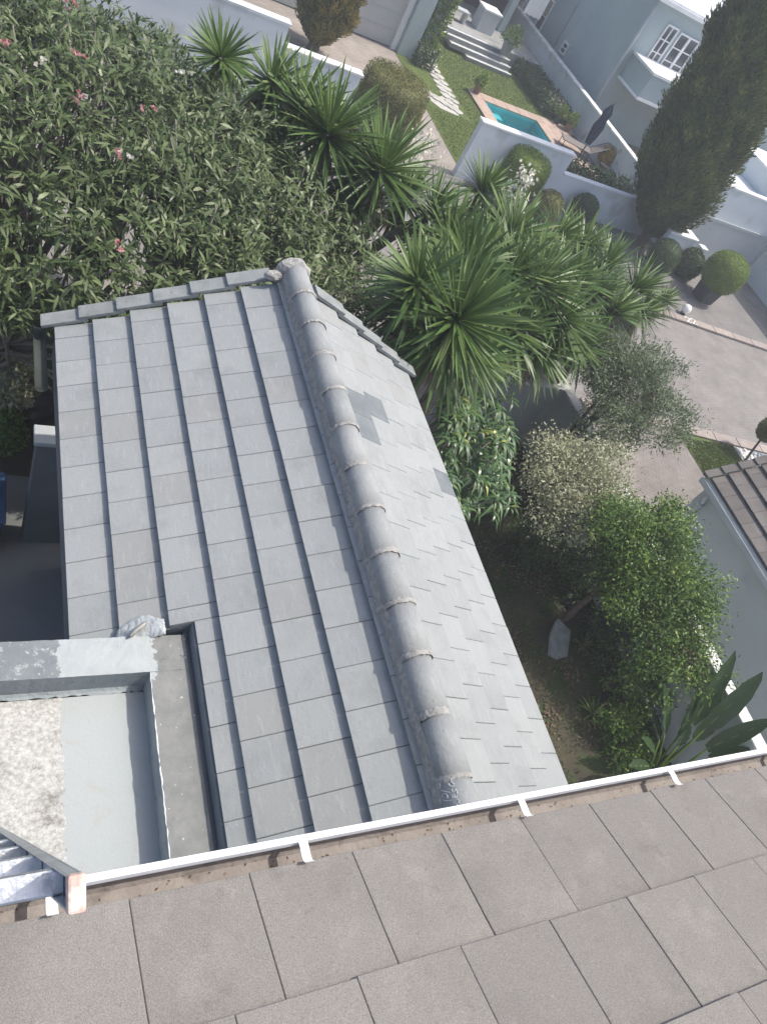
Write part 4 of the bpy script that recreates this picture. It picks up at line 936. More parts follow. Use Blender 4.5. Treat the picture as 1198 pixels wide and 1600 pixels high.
# conifers: columns of upswept sprays
def conifer(name, label, base, H, rad, z0, mat, n, seed, lean=(0, 0), top=None, spray=.22, big=.13):
    t = thing(name, base, label, 'tree'); f = lumps(0, 6.0, seed); bx0, by0, bz = base
    h = rng.uniform(0, 1, n) ** .9; a = rng.uniform(0, 2 * np.pi, n)
    def R(h): return rad * np.clip(np.minimum((h / .2) ** .6, 1.0), 0, 1) * np.clip(1.03 - .15 * h - np.maximum(h - .7, 0) * 1.4, .05, 1.1)
    q_ = np.stack([np.cos(a) * 1.3, np.sin(a) * 1.3, h * 5.2], 1); lf = f(q_); lf2 = lumps(0, 15.0, seed + 3)(q_)
    lf3 = lumps(0, 26.0, seed + 5)(q_); rr = R(h) * (1 + big * lf + .15 * lf2 + .07 * lf3) * rng.uniform(.80, 1.02, n)
    P = np.stack([bx0 + lean[0] * h + np.cos(a) * rr, by0 + lean[1] * h + np.sin(a) * rr, z0 + h * (H - z0)], 1)
    out = np.stack([np.cos(a), np.sin(a), 0 * a], 1)
    dr = norm(out * .55 + np.array([0, 0, .9]) + rdir(n) * .55); nn = norm(out + rdir(n) * .5)
    V, q, tt, k = leafdata(P, dr, nn, rng.uniform(.6, 1.3, n) * spray, spray * .34, 'oval', 0.0, .1)
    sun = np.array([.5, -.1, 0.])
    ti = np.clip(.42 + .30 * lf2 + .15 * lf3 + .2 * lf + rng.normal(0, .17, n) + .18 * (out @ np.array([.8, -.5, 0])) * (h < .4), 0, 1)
    mb = MB(); m = 20; hh = 34; VV = []
    for i in range(hh + 1):
        for j in range(m):
            aa = 2 * math.pi * j / m; q2 = np.array([[math.cos(aa) * 1.3, math.sin(aa) * 1.3, i / hh * 5.2]]); r2 = float(R(np.array([max(i / hh, .001)]))[0]) * (1 + big * f(q2)[0] + .15 * lumps(0, 15.0, seed + 3)(q2)[0]) * .82
            VV.append((bx0 + lean[0] * i / hh + math.cos(aa) * r2, by0 + lean[1] * i / hh + math.sin(aa) * r2, z0 + i / hh * (H - z0)))
    mb.add(VV, [(i * m + j, i * m + (j + 1) % m, (i + 1) * m + (j + 1) % m, (i + 1) * m + j) for i in range(hh) for j in range(m)])
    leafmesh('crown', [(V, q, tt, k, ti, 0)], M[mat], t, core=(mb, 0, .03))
    MB().tube([(bx0, by0, bz), (bx0 + .02, by0, z0 + .4), (bx0 + lean[0] * .6, by0 + lean[1] * .6, H * .7)], [.20, .17, .05], 9).build('trunk', M['bark'], t)
    return t
conifer('cypress_tree', 'tall dense dark green cypress towering in front of the rear house', (20.45, 19.05, 0), 9.0, 1.48, .45, 'L_cyp', 60000, 11, lean=(-1.9, .2), spray=.15, big=.27)
cb = PZ(500, 82, .3)
conifer('golden_conifer', 'bushy golden conifer in front of the garage door at the top', (cb.x, cb.y + .7, 0), 5.0, .95, .2, 'L_gold', 24000, 13, spray=.13)

# ivy on the pillar beside the garage
def leafbox(name, parent, mat, x0, x1, y0, y1, z0, z1, n, leaf, shape='oval', tint=None):
    P = np.stack([rng.uniform(x0, x1, n), rng.uniform(y0, y1, n), rng.uniform(z0, z1, n)], 1)
    V, q, t, k = leafdata(P, rdir(n, -.3), rdir(n, -.2), rng.uniform(.6, 1.3, n) * leaf, leaf * .6, shape); f = lumps(0, 3, 5)
    return leafmesh(name, [(V, q, t, k, np.clip(.45 + .3 * f(P * 2) + rng.normal(0, .2, n), 0, 1), 0)], M[mat], parent)
iv = thing('ivy_pillar', (14.35, 27.9, 0), 'pillar wrapped in dense green ivy beside the garage wall', 'plant')
bx('pillar', M['walldk'], iv, 14.1, 14.6, 27.9, 28.3, 0, 5.5); leafbox('ivy', iv, 'L_top', 13.98, 14.82, 27.7, 28.4, .05, 5.5, 9000, .10)
sb = thing('white_flowering_shrub', (14.25, 27.4, 0), 'small dark shrub with white flecks at the foot of the ivy pillar', 'shrub')
leafbox('foliage', sb, 'L_topd', 13.9, 14.7, 27.1, 27.68, .02, .7, 700, .09); leafbox('flowers', sb, 'F_white', 13.9, 14.7, 27.05, 27.6, .1, .72, 120, .06)
# planter hedge in the notch of the pool wall, yellow shrub, bed along the long wall, pots by the pool
ph_ = thing('planter_hedge', (18.5, 20.3, 0), 'low dark hedge filling the notch behind the pool wall', 'hedge')
leafbox('foliage', ph_, 'L_topd', 16.5, 20.2, 20.0, 21.2, .1, 1.22, 9000, .09)
yp = PZ(949, 250, .45); b = (yp.x, yp.y, 0)
topiary('yellow_shrub', 'round yellow-orange shrub beside the loungers', b, .40, .40, .55, 'L_orange', 1800, 2.0, .07, cat='shrub', amp=.1, seed=21)
bd = thing('wall_border', (20.6, 28.5, 0), 'dark leafy border with pale flecks along the side wall', 'shrub')
leafbox('foliage', bd, 'L_topd', 20.0, 21.35, 27.2, 31.5, .02, .55, 6000, .12); leafbox('pale_leaves', bd, 'L_pale', 20.2, 21.3, 27.2, 28.6, .2, .62, 500, .10)
def potted(px, py, label, r=.16, h=.3, mat='terra', leaf='L_top', spread=.22, z=.09, n=500, lh=.45):
    q = PZ(px, py, z); t = thing('potted_plant', (q.x, q.y, z), label, 'potted plant')
    MB().lathe([(r * .7, 0), (r, h * .9), (r * 1.1, h * .9), (r * 1.1, h), (r * .85, h), (r * .8, h * .86)], (q.x, q.y, z), 14).build('pot', M[mat], t)
    d = rdir(n, 0.0); P = np.array([q.x, q.y, z + h]) + d * rng.uniform(.1, 1, (n, 1)) ** .5 * [spread, spread, lh]
    V, qq, tt, k = leafdata(P, norm(d + rdir(n) * .5), rdir(n), .10, .035, 'oval', .2); leafmesh('foliage', [(V, qq, tt, k, rng.uniform(0, 1, n), 0)], M[leaf], t); return t
potted(743, 145, 'terracotta pot plant at the corner of the pool coping'); potted(884, 204, 'terracotta pot plant by the wall at the pool end'); potted(868, 192, 'dark pot plant beside the pool end', mat='potdark')
potted(787, 84, 'leafy pot plant at the right end of the white-edged steps', .25, .45, 'potgrey', 'L_green', .45, .6, 900, .7)

# ---- frangipani thicket: whorls of long leaves on forking stems
fr = thing('frangipani', (1.2, 9.3, 0), 'broad frangipani shrub with grey-green leaves and pink flowers behind the gable', 'shrub')
fc = np.array([0.9, 9.0, 2.9]); frad = np.array([4.3, 3.0, 2.45]); ff = lumps(0, 4.0, 31)
nW = 10500; cand = rdir(nW * 2, -.5); cand = cand[:nW]
rr = (1 + .13 * ff(cand)) * rng.uniform(.50, 1.0, nW) ** .45
tips = fc + cand * rr[:, None] * frad
keep = (tips[:, 2] > .8) & ~((tips[:, 0] < 1.15) & (tips[:, 1] < 1.13 * (9 - tips[:, 2]))) & ~((tips[:, 1] < 6.05) & (tips[:, 0] > .3) & (tips[:, 2] < 5.4)) & (tips[:, 1] < 11.9)
tips = tips[keep]; od = norm((cand / frad)[keep]); nW = len(tips)
axis = norm(od * .6 + np.array([0, 0, .75]) + rdir(nW) * .45)
LP, LD, LN, LL, LT = [], [], [], [], []
cl = .36 + .3 * ff(od * 3.1)
for i in range(nW):
    ax = axis[i]; e1 = np.cross(ax, [0.3, .5, .8]); e1 /= np.linalg.norm(e1); e2 = np.cross(ax, e1); m = rng.integers(7, 12)
    a = np.arange(m) * 2.4 + rng.uniform(0, 6) + rng.normal(0, .5, m); el = rng.uniform(-.45, 1.15, m)
    o_ = np.cos(a)[:, None] * e1 + np.sin(a)[:, None] * e2
    dd = norm(o_ * np.cos(el)[:, None] + ax * np.sin(el)[:, None]); LP.append(tips[i] - ax * rng.uniform(0, .16, (m, 1)) + dd * .015 + rng.normal(0, .025, (m, 3))); LD.append(dd); LN.append(norm(ax + o_ * -.2 + rng.normal(0, .25, (m, 3)))); LL.append(rng.uniform(.07, .185, m)); LT.append(np.clip(cl[i] + rng.normal(0, .24, m), 0, 1))
LP, LD, LN = map(np.concatenate, (LP, LD, LN)); LL = np.concatenate(LL); LT = np.concatenate(LT)
V, q, t_, k = leafdata(LP, LD, LN, LL, LL * rng.uniform(.16, .25, len(LL)), 'lance', rng.uniform(0, .45, len(LL)), .12)
leafmesh('crown', [(V, q, t_, k, LT, 0)], M['L_fran'], fr)
st = MB(); roots = [(-1.6, 9.2, 0), (0.3, 8.4, 0), (1.6, 9.4, 0), (2.7, 8.3, 0), (0.0, 10.3, 0), (3.2, 9.8, 0)]
for i in range(0, nW, 12):
    tp = tips[i]; b0 = min(roots, key=lambda r_: (r_[0] - tp[0]) ** 2 + (r_[1] - tp[1]) ** 2); limb(st, (b0[0], b0[1], 1.1 + random.uniform(-.3, .4)), tuple(tp - axis[i] * .05), .04, .011, .10, 5, 5)
for b0 in roots: limb(st, b0, (b0[0], b0[1], 1.5), .11, .06, .05, 8, 4)
st.build('trunk', M['barkp'], fr, smooth=True)
fl_pts = [(122, 145), (124, 86), (198, 242), (183, 242), (288, 113), (230, 170), (192, 388), (105, 8), (5, 70), (66, 92)]
for i, (px, py) in enumerate(fl_pts):
    d = ray(px, py); # where the line of sight meets the crown
    o = (np.array(EYE) - fc) / frad; dn = np.array(d) / frad; A = dn @ dn; B = o @ dn; Cc = o @ o - 1.02; ds = B * B - A * Cc
    if ds < 0: continue
    p = np.array(EYE) + np.array(d) * ((-B - math.sqrt(ds)) / A); m = 4 * 5; cen = p + rng.normal(0, .035, (4, 3)); P = np.repeat(cen, 5, 0)
    dd = norm(rdir(m, -.1) + np.array([-d.x, -d.y, -d.z]) * .4); V, q, t_, k = leafdata(P, dd, norm(rdir(m) * .4 - np.array(d)), .04, .024, 'oval')
    fo_ = leafmesh('flower_cluster', [(V, q, t_, k, rng.uniform(0, 1, m), 0)], M['F_white'] if i in (2, 4, 9) else M['F_pink'], fr); fo_['kind'] = 'stuff'

# ---- yuccas: stems carrying rosettes of stiff blades
bl = []
for vi in range(3):
    V, q, t_, k = leafdata([(0, 0, 0)], [(1, 0, 0)], [(0, 0, 1)], 1.0, .052 + .006 * vi, 'blade', .05 * vi, 0.0)
    st_ = STA['blade']; mb = MB(); vv = []
    for s_, wd in st_:
        w_ = (.068) * max(wd, .02) * .5; z = -.05 * vi * s_ * s_
        vv += [(s_, -w_, z + w_ * .5), (s_, 0, z), (s_, w_, z + w_ * .5)]
    mb.add(vv, [(3 * i + j, 3 * i + j + 1, 3 * i + j + 4, 3 * i + j + 3) for i in range(len(st_) - 1) for j in range(2)])
    me = bpy.data.meshes.new('leaf'); me.from_pydata(mb.v, [], mb.f); me.update(); bl.append(me)
tints = []
for me in bl:
    for c_ in (.15, .4, .6, .85):
        m2 = me.copy(); m2.name = 'leaf'; m2.materials.append(M['L_yucca']); a = m2.attributes.new('tint', 'FLOAT', 'POINT'); a.data.foreach_set('value', [c_] * len(m2.vertices)); tints.append(m2)
def rosette(parent, c, R0, n, up, single, skirt=22, tilt=.35, bright=0.0):
    up = np.array(up) / np.linalg.norm(up); e1 = np.cross(up, [.2, .9, .3]); e1 /= np.linalg.norm(e1); e2 = np.cross(up, e1); c = np.array(c, float)
    i = np.arange(n); el = np.pi / 2 - np.arccos(np.clip(1 - (i + .5) / n * 1.30, -1, 1)) + rng.normal(0, .06, n); a = i * 2.39996 + rng.normal(0, .12, n)
    o_ = np.cos(a)[:, None] * e1 + np.sin(a)[:, None] * e2; d = norm(o_ * np.cos(el)[:, None] + up * np.sin(el)[:, None]); L = R0 * rng.uniform(.82, 1.08, n) * np.where(el > 1.1, .8, 1.0)
    ti = np.clip(.30 + .45 * (el / 1.57) * rng.uniform(.5, 1.2, n) + rng.normal(0, .12, n) + bright, 0, 1)
    ns = int(skirt * 1.6); a2 = rng.uniform(0, 6.28, ns); od2 = np.stack([np.cos(a2), np.sin(a2), 0 * a2], 1); d2 = norm(od2 * rng.uniform(.25, .9, (ns, 1)) + np.array([0, 0, -1.]))
    ch = []
    V, q, t_, k = leafdata(np.tile(c - up * .12, (ns, 1)) + od2 * .03, d2, od2 + [0, 0, .3], R0 * rng.uniform(.6, .9, ns), .04, 'blade', .1); ch.append((V, q, t_, k, rng.uniform(0, 1, ns), 1))
    if single:
        part = leafmesh('leaf_head', ch, [M['L_yucca'], M['dead']], parent)
        for j in range(n):
            x = Vector(d[j]); z = Vector(up) - x * x.dot(Vector(up)); z = z.normalized() if z.length > 1e-3 else x.orthogonal().normalized(); y = z.cross(x)
            mt = Matrix((x, y, z)).transposed().to_4x4() @ Matrix.Diagonal((L[j], L[j] * .95, L[j], 1)); mt.translation = Vector(c + d[j] * .03)
            vi = rng.integers(0, 3); link('leaf', tints[vi * 4 + min(3, int(ti[j] * 4))], part, mt)
    else:
        V, q, t_, k = leafdata(c + d * .03, d, norm(up + rng.normal(0, .12, (n, 3))), L, L * .064, 'blade', np.where(el < .25, rng.uniform(.05, .45, n), rng.uniform(0, .14, n))); ch.append((V, q, t_, k, ti, 0))
        part = leafmesh('leaf_head', ch, [M['L_yucca'], M['dead']], parent)
    return part
YU = [('tall yucca with spiky heads rising behind the flowering shrub', (2.9, 11.3), [(345, 92, 5.0, .55), (425, 130, 4.9, .62), (468, 168, 4.8, .70)], 0),
      ('yucca with two large heads and brown skirts beside the bronze drum hedge', (4.9, 9.6), [(512, 212, 4.75, .85), (594, 268, 4.6, .92), (560, 322, 4.1, .62), (674, 330, 4.2, .78), (545, 275, 4.2, .7), (630, 310, 4.0, .7)], 1),
      ('yucca with a cream flower spike left of the green drum hedge', (7.6, 10.6), [(752, 300, 4.0, .80), (798, 368, 4.0, .86), (729, 418, 4.3, .80), (867, 372, 3.8, .78), (700, 375, 4.1, .78), (775, 345, 3.8, .74), (830, 400, 3.8, .78), (765, 400, 4.0, .78)], 0),
      ('yucca with the largest nearest heads overhanging the gable roof corner', (5.9, 7.9), [(652, 445, 4.55, .82), (712, 500, 4.4, .98), (690, 535, 4.0, .80), (640, 480, 4.0, .7), (740, 560, 3.8, .72), (690, 440, 4.1, .76)], 1),
      ('dense yucca in the middle of the clump above the garden wall', (7.9, 8.5), [(834, 447, 4.1, .92), (871, 497, 3.8, .88), (800, 425, 4.2, .78), (795, 515, 3.7, .84), (760, 545, 3.4, .74), (840, 545, 3.3, .74), (765, 470, 3.9, .8), (870, 430, 3.7, .8)], 1),
      ('rightmost big yucca with upright blades beside the road', (10.0, 9.2), [(945, 418, 3.6, .86), (988, 452, 3.4, .84), (955, 490, 3.3, .84), (905, 540, 3.1, .76), (905, 390, 3.6, .80), (925, 460, 3.4, .82), (900, 440, 3.6, .8), (1000, 490, 3.0, .7)], 0),
      ('small low yucca with yellowish tips beside the painted number', (14.0, 12.4), [(1034, 470, 1.3, .62), (1010, 480, 1.5, .6)], 0)]
for lab, bs_, heads, single in YU:
    t = thing('yucca', (bs_[0], bs_[1], 0), lab, 'yucca', 'yuccas at the end of the garden'); tr_ = MB(); zb = .9
    tr_.tube([(bs_[0], bs_[1], 0), (bs_[0], bs_[1], zb * .5), (bs_[0], bs_[1], zb)], [.22, .18, .15], 10)
    for i, (px, py, z, R0) in enumerate(heads):
        p = PZ(px, py, z); limb(tr_, (bs_[0], bs_[1], zb * .8), (p.x, p.y, p.z - .05), .13, .07, .12, 8, 7)
        out = np.array([(p.x - bs_[0]) * .25 + random.uniform(-.28, .28), (p.y - bs_[1]) * .25 - .12 + random.uniform(-.28, .28), 1.0])
        rosette(t, (p.x, p.y, p.z), R0 * random.uniform(.92, 1.08), random.randint(108, 145), out, single and R0 > .84, 40 if i % 2 else 28, bright=(.12 if 'yellow' in lab else 0))
    tr_.build('trunk', M['barkp'], t, smooth=True)
    if 'flower spike' in lab:
        p = PZ(803, 305, 4.35); mb = MB().tube([(p.x - .1, p.y, 3.6), (p.x, p.y, 4.9)], [.025, .012], 6); mb.build('flower_stalk', M['L_top'], t)
        m = 260; P = np.stack([p.x + rng.normal(0, .09, m), p.y + rng.normal(0, .09, m), rng.uniform(4.2, 4.85, m)], 1); V, q, t_, k = leafdata(P, rdir(m) + [0, 0, -.5], rdir(m), .06, .045, 'oval'); leafmesh('flower_spike', [(V, q, t_, k, rng.uniform(0, 1, m), 0)], M['F_white'], t)['kind'] = 'stuff'
    if 'two large' in lab:
        p = PZ(664, 225, 3.7); m = 260; P = np.stack([p.x + rng.normal(0, .12, m), p.y + rng.normal(0, .12, m), rng.uniform(3.2, 3.95, m)], 1); V, q, t_, k = leafdata(P, rdir(m) + [0, 0, -.5], rdir(m), .06, .045, 'oval'); leafmesh('flower_spike', [(V, q, t_, k, rng.uniform(0, 1, m), 0)], M['F_white'], t)['kind'] = 'stuff'
        MB().tube([(4.9, 9.6, 1.2), (p.x, p.y, 3.9)], [.03, .012], 6).build('flower_stalk', M['L_top'], t)

# ---- broadleaf crowns made of clumps along real limbs
def clumptree(name, label, base, c, rad, mat, n_cl, per, leaf, wid, shape, bark, cat='tree', clr=.22, droop=.1, dirup=.3, seed=1, hollow=.45, tr=.08, extra=None, flat=1.0, sub=3):
    t = thing(name, base, label, cat); f = lumps(0, 3.2, seed); f5 = lumps(0, 8.0, seed + 1); c = np.array(c, float); rad = np.array(rad, float)
    d = rdir(n_cl, -.75); r = (1 + .38 * f(d) + .16 * f5(d)) * rng.uniform(hollow, 1.0, n_cl) ** .6
    lob = np.array([(0, 0, 0, .80), (-.55, .30, .30, .52), (.45, -.55, -.10, .58), (.25, .60, -.25, .50), (-.35, -.60, -.30, .50), (.55, .35, .35, .42)]) * [1, 1, 1, 1]; li_ = rng.choice(6, n_cl, p=[.36, .14, .15, .13, .12, .10])
    cc = c + (lob[li_, :3] + d * r[:, None] * lob[li_, 3:4]) * rad * 1.08
    P = np.repeat(cc, per, 0) + rng.normal(0, clr, (n_cl * per, 3)) * [1, 1, .75 * flat]; n = len(P)
    od = norm((P - c) / rad); dr = norm(od * .6 + rdir(n) + np.array([0, 0, dirup])); nn = norm(np.array([0, 0, 1.]) + rdir(n) * .8)
    ct = np.repeat(.45 + .25 * f(d * 2.4) + rng.normal(0, .12, n_cl), per)
    V, q, t_, k = leafdata(P, dr, nn, rng.uniform(.65, 1.3, n) * leaf, leaf * wid, shape, droop)
    leafmesh('crown', [(V, q, t_, k, np.clip(ct + rng.normal(0, .17, n), 0, 1), 0)], M[mat], t)
    mb = MB(); b = Vector(base); fk = b.lerp(Vector(c), .45) + Vector((0, 0, -.05)); limb(mb, b, fk, tr, tr * .7, .06, 9, 6)
    hubs = []
    for i in range(5):
        dd = rdir(1, -.1)[0]; h = Vector(c + dd * rad * .5); limb(mb, fk, h, tr * .55, tr * .28, .12, 7, 6); hubs.append(h)
    for i in range(0, n_cl, max(1, n_cl // 60)):
        h = min(hubs, key=lambda q_: (q_ - Vector(cc[i])).length); limb(mb, h, cc[i], tr * .15, tr * .04, .14, 5, 5)
    mb.build('trunk', M[bark], t, smooth=True); return t
clumptree('olive_tree', 'feathery grey-green olive tree leaning over the garden wall towards the road', (9.2, 7.3, 0), (10.45, 7.75, 2.75), (1.15, 1.05, .9), 'L_olive', 430, 58, .07, .27, 'oval', 'bark', clr=.11, seed=41, hollow=.30, tr=.075, dirup=.5)
clumptree('variegated_shrub', 'pale cream-leaved shrub between the olive tree and the garden', (9.2, 6.2, 0), (9.0, 6.05, 1.95), (1.0, .85, .75), 'L_pale', 300, 75, .055, .45, 'oval', 'bark', cat='shrub', clr=.13, seed=42, tr=.05)
clumptree('garden_tree', 'bushy bright green tree against the garden wall beside the neighbour', (9.3, 4.5, 0), (9.5, 4.65, 2.05), (.95, .95, .85), 'L_green', 300, 85, .062, .42, 'oval', 'bark', clr=.11, seed=43, tr=.07)
clumptree('garden_tree', 'darker low tree hanging over the wall behind the banana leaves', (9.8, 3.3, 0), (9.95, 3.5, 1.55), (.85, .95, .7), 'L_green', 190, 70, .058, .40, 'oval', 'bark', clr=.14, seed=44, tr=.06, hollow=.3)
for i, (px, py, z, rx, rz_, lab, mt_) in enumerate([(838, 845, .35, .42, .32, 'low dark shrub at the foot of the pale cream-leaved shrub', 'L_topd'), (955, 985, .45, .45, .4, 'low loose shrub right of the slate slab', 'L_topd'), (1000, 1075, .5, .5, .42, 'low dark shrub left of the banana leaves', 'L_green'), (905, 880, .6, .45, .5, 'small dark shrub under the bright green tree', 'L_topd'), (975, 1150, .3, .45, .3, 'low leafy ground cover in front of the banana leaves', 'L_green')]):
    p = PZ(px, py, z); clumptree('low_shrub', lab, (p.x, p.y, .02), (p.x, p.y, z), (rx, rx, rz_), mt_, 60, 40, .07, .38, 'oval', 'bark', cat='shrub', clr=.09, seed=70 + i, tr=.02, hollow=.25)
# strap-leaved plant beside the roof corner
dp = thing('strap_leaf_plant', (5.9, 5.9, 0), 'leafy plant with drooping glossy strap leaves beside the gable eave', 'shrub')
ch = []; mbs = MB(); 
for i in range(85):
    px, py = rng.uniform(690, 800), rng.uniform(615, 800); z = 3.05 - (py - 615) / 185 * .75 + rng.uniform(-.9, .1); p = PZ(px, py, z)
    if p.x < 5.0: p.x = 5.0 + rng.uniform(0, .2)
    m = 15; a = np.arange(m) * 2.4; el = rng.uniform(-.2, 1.0, m); d = np.stack([np.cos(a) * np.cos(el), np.sin(a) * np.cos(el), np.sin(el)], 1)
    V, q, t_, k = leafdata(np.tile(np.array(p), (m, 1)) + rng.normal(0, .03, (m, 3)), d, np.tile([0, 0, 1.], (m, 1)) + d * -.3, rng.uniform(.20, .36, m), .042, 'lance', .75, .1)
    ch.append((V, q, t_, k, np.clip(rng.normal(.38, .2, m) + (.6 if rng.random() < .025 else 0), 0, 1), 0)); 
    if i % 3 == 0: limb(mbs, (5.9 + random.uniform(-.3, .3), 5.9 + random.uniform(-.3, .3), 0), tuple(p), .025, .012, .08, 5, 5)
leafmesh('crown', ch, M['L_drac'], dp); mbs.build('stem', M['barkp'], dp)

# banana-like plant, every large leaf its own part
def bigleaf(a, b, w, droop, parent, split=0):
    a = Vector(a); b = Vector(b); d = (b - a); L = d.length; d.normalize(); s = d.cross(Vector((0, 0, 1))).normalized(); u = s.cross(d); mb = MB(); n = 12; V = []
    for i in range(n + 1):
        t = i / n; wd = w * (math.sin(math.pi * min(1, .06 + t * .94)) ** .6) * (1 - .25 * t) if i < n else 0.004; c = a + d * L * t - Vector((0, 0, 1)) * droop * L * t * t
        for q in (-1, -.5, 0, .5, 1): V.append(c + s * wd * q * .5 + u * abs(q) * wd * .16 + u * .012 * math.sin(i * 2.2 + q * 3))
    mb.add(V, [(i * 5 + j, i * 5 + j + 1, i * 5 + j + 6, i * 5 + j + 5) for i in range(n) for j in range(4)])
    o = mb.build('leaf', M['L_ban'], parent, smooth=True); at_ = o.data.attributes.new('tint', 'FLOAT', 'POINT'); at_.data.foreach_set('value', [random.uniform(.1, .9)] * len(o.data.vertices))
    MB().tube([a + d * L * t - Vector((0, 0, 1)) * droop * L * t * t - u * .004 for t in np.linspace(0, .97, 9)], [.011 * (1 - .8 * t) for t in np.linspace(0, 1, 9)], 6).build('midrib', M['midrib'], o); return o
bn = thing('banana_plant', (9.75, 1.75, 0), 'banana-like plant with broad paddle leaves at the lower right', 'plant'); bc = Vector((9.75, 1.75, .2)); stm = MB()
for (px, py, z, w, ln2) in [(1157, 1012, 2.3, .34, .62), (1200, 1045, 2.5, .36, .6), (1041, 1064, 1.5, .26, .6), (1098, 1068, 1.7, .24, .6), (1215, 1120, 2.2, .30, .6), (1005, 1150, 1.0, .24, .55), (1020, 1105, 1.1, .22, .55), (1130, 1110, 1.5, .26, .5), (1180, 1170, 1.6, .26, .5), (985, 1195, .8, .22, .5), (1080, 1130, 1.2, .2, .5)]:
    tip = PZ(px, py, z); mid = bc.lerp(tip, 1 - ln2); mid.z += .12; bigleaf(mid, tip, w, .08, bn); limb(stm, bc + Vector((random.uniform(-.08, .08), random.uniform(-.08, .08), -.15)), mid, .03, .014, .05, 6, 5)
stm.build('stem', M['L_top'], bn, smooth=True)
# small spiky plant, slate, litter and dry stuff on the garden floor
def spiky(px, py, label, R0, n, mat='L_yucca', z=.12):
    p = PZ(px, py, z); t = thing('spiky_plant', (p.x, p.y, .03), label, 'plant'); i = np.arange(n); a = i * 2.4; el = rng.uniform(.15, 1.2, n)
    d = np.stack([np.cos(a) * np.cos(el), np.sin(a) * np.cos(el), np.sin(el)], 1); V, q, t_, k = leafdata(np.tile([p.x, p.y, .04], (n, 1)), d, np.tile([0, 0, 1.], (n, 1)) - d * .2, R0 * rng.uniform(.7, 1.1, n), .035, 'blade', .15)
    leafmesh('rosette', [(V, q, t_, k, rng.uniform(.3, 1, n), 0)], M[mat], t); MB().lathe([(.05, 0), (.04, .06), (.01, .1)], (p.x, p.y, .0), 8).build('root', M['bark'], t)
spiky(930, 1112, 'small pale spiky plant on the garden floor below the slate slab', .34, 34)
spiky(960, 1075, 'thin dark spiky tuft right of the slate slab', .26, 24, 'L_topd'); spiky(915, 1005, 'thin grassy tuft beside the slate slab', .30, 26, 'L_grass'); spiky(880, 860, 'dry twiggy tuft in the soil under the pale shrub', .36, 22, 'dead')
q = [(868, 968), (893, 984), (903, 1033), (870, 1012), (864, 985)]
sp_ = [PZ(x, y, .30 - .0 * y) for x, y in q]; cx_ = sum(p.x for p in sp_) / 5; cy_ = sum(p.y for p in sp_) / 5
V = []
for h in (0, .07):
    for i, p in enumerate(sp_): V.append((p.x + h * .3, p.y + .0, .10 + h + (p.y - cy_) * .55 + random.uniform(-.008, .008)))
sl_ = MB().add(V, [(4, 3, 2, 1, 0), (5, 6, 7, 8, 9)] + [(i, (i + 1) % 5, 5 + (i + 1) % 5, 5 + i) for i in range(5)]).build('slate_slab', M['slate'], bevel=.012)
tag(sl_, 'upright grey slate slab standing in the dark garden bed', 'slab')
def scatter(name, label, mat, pts, n, leaf, sd, z=.05, w=.5):
    P = np.concatenate([np.array([[*PZ(px, py, .05)[:2], z]]) + rng.normal(0, sd, (n, 3)) * [1, 1, .02] for px, py in pts]); m = len(P); P[:, 2] = np.abs(P[:, 2] - z) + z
    V, q, t_, k = leafdata(P, rdir(m) * [1, 1, .25], np.tile([0, 0, 1.], (m, 1)) + rdir(m) * .5, rng.uniform(.6, 1.3, m) * leaf, leaf * w, 'oval')
    o = leafmesh(name, [(V, q, t_, k, rng.uniform(0, 1, m), 0)], M[mat], None); return tag(o, label, 'ground litter', kind='stuff')
scatter('leaf_litter', 'brown fallen leaves scattered over the garden soil', 'L_litter', [(830, 870), (850, 920), (835, 845), (925, 1140), (890, 1050), (805, 900), (800, 1000), (850, 1120), (945, 1150), (770, 860)], 70, .06, .16)
gx = rng.uniform(5.5, 10.3, 6500); gy = rng.uniform(.6, 8.6, 6500); P = np.stack([gx, gy, np.full(6500, .03)], 1)
V, q, t_, k = leafdata(P, norm(rdir(6500) * [.5, .5, .1] + [0, 0, 1.]), rdir(6500), rng.uniform(.05, .16, 6500), .014, 'blade', .3); tag(leafmesh('garden_grass', [(V, q, t_, k, rng.uniform(0, .8, 6500), 0)], M['L_grass'], None), 'thin shaded grass growing over the garden floor', 'grass', kind='stuff')
# lawns: short blades
def lawn(name, label, x0, x1, y0, y1, n, h, keep=None):
    P = np.stack([rng.uniform(x0, x1, n), rng.uniform(y0, y1, n), np.full(n, .02)], 1)
    if keep is not None: P = P[keep(P)]
    m = len(P); V, q, t_, k = leafdata(P, norm(rdir(m) * [.6, .6, .1] + [0, 0, 1.]), rdir(m), rng.uniform(.5, 1.2, m) * h, .02, 'tiny', .3); tag(leafmesh(name, [(V, q, t_, k, rng.uniform(0, 1, m), 0)], M['L_grass'], None), label, 'grass', kind='stuff')
lawn('verge_grass', 'short green grass on the verge by the road', 16.1, 18.05, 6.2, 9.6, 22000, .05, lambda P: P[:, 1] < near_k(P[:, 0]) - .39)
lawn('pool_grass', 'mown grass around the stone path by the pool', 13.3, 20.5, 21, 30, 30000, .06, lambda P: ~((P[:, 0] > 16) & (P[:, 1] < 26.95)) & ~((P[:, 0] < 15.2) & (P[:, 1] > 24.1)))
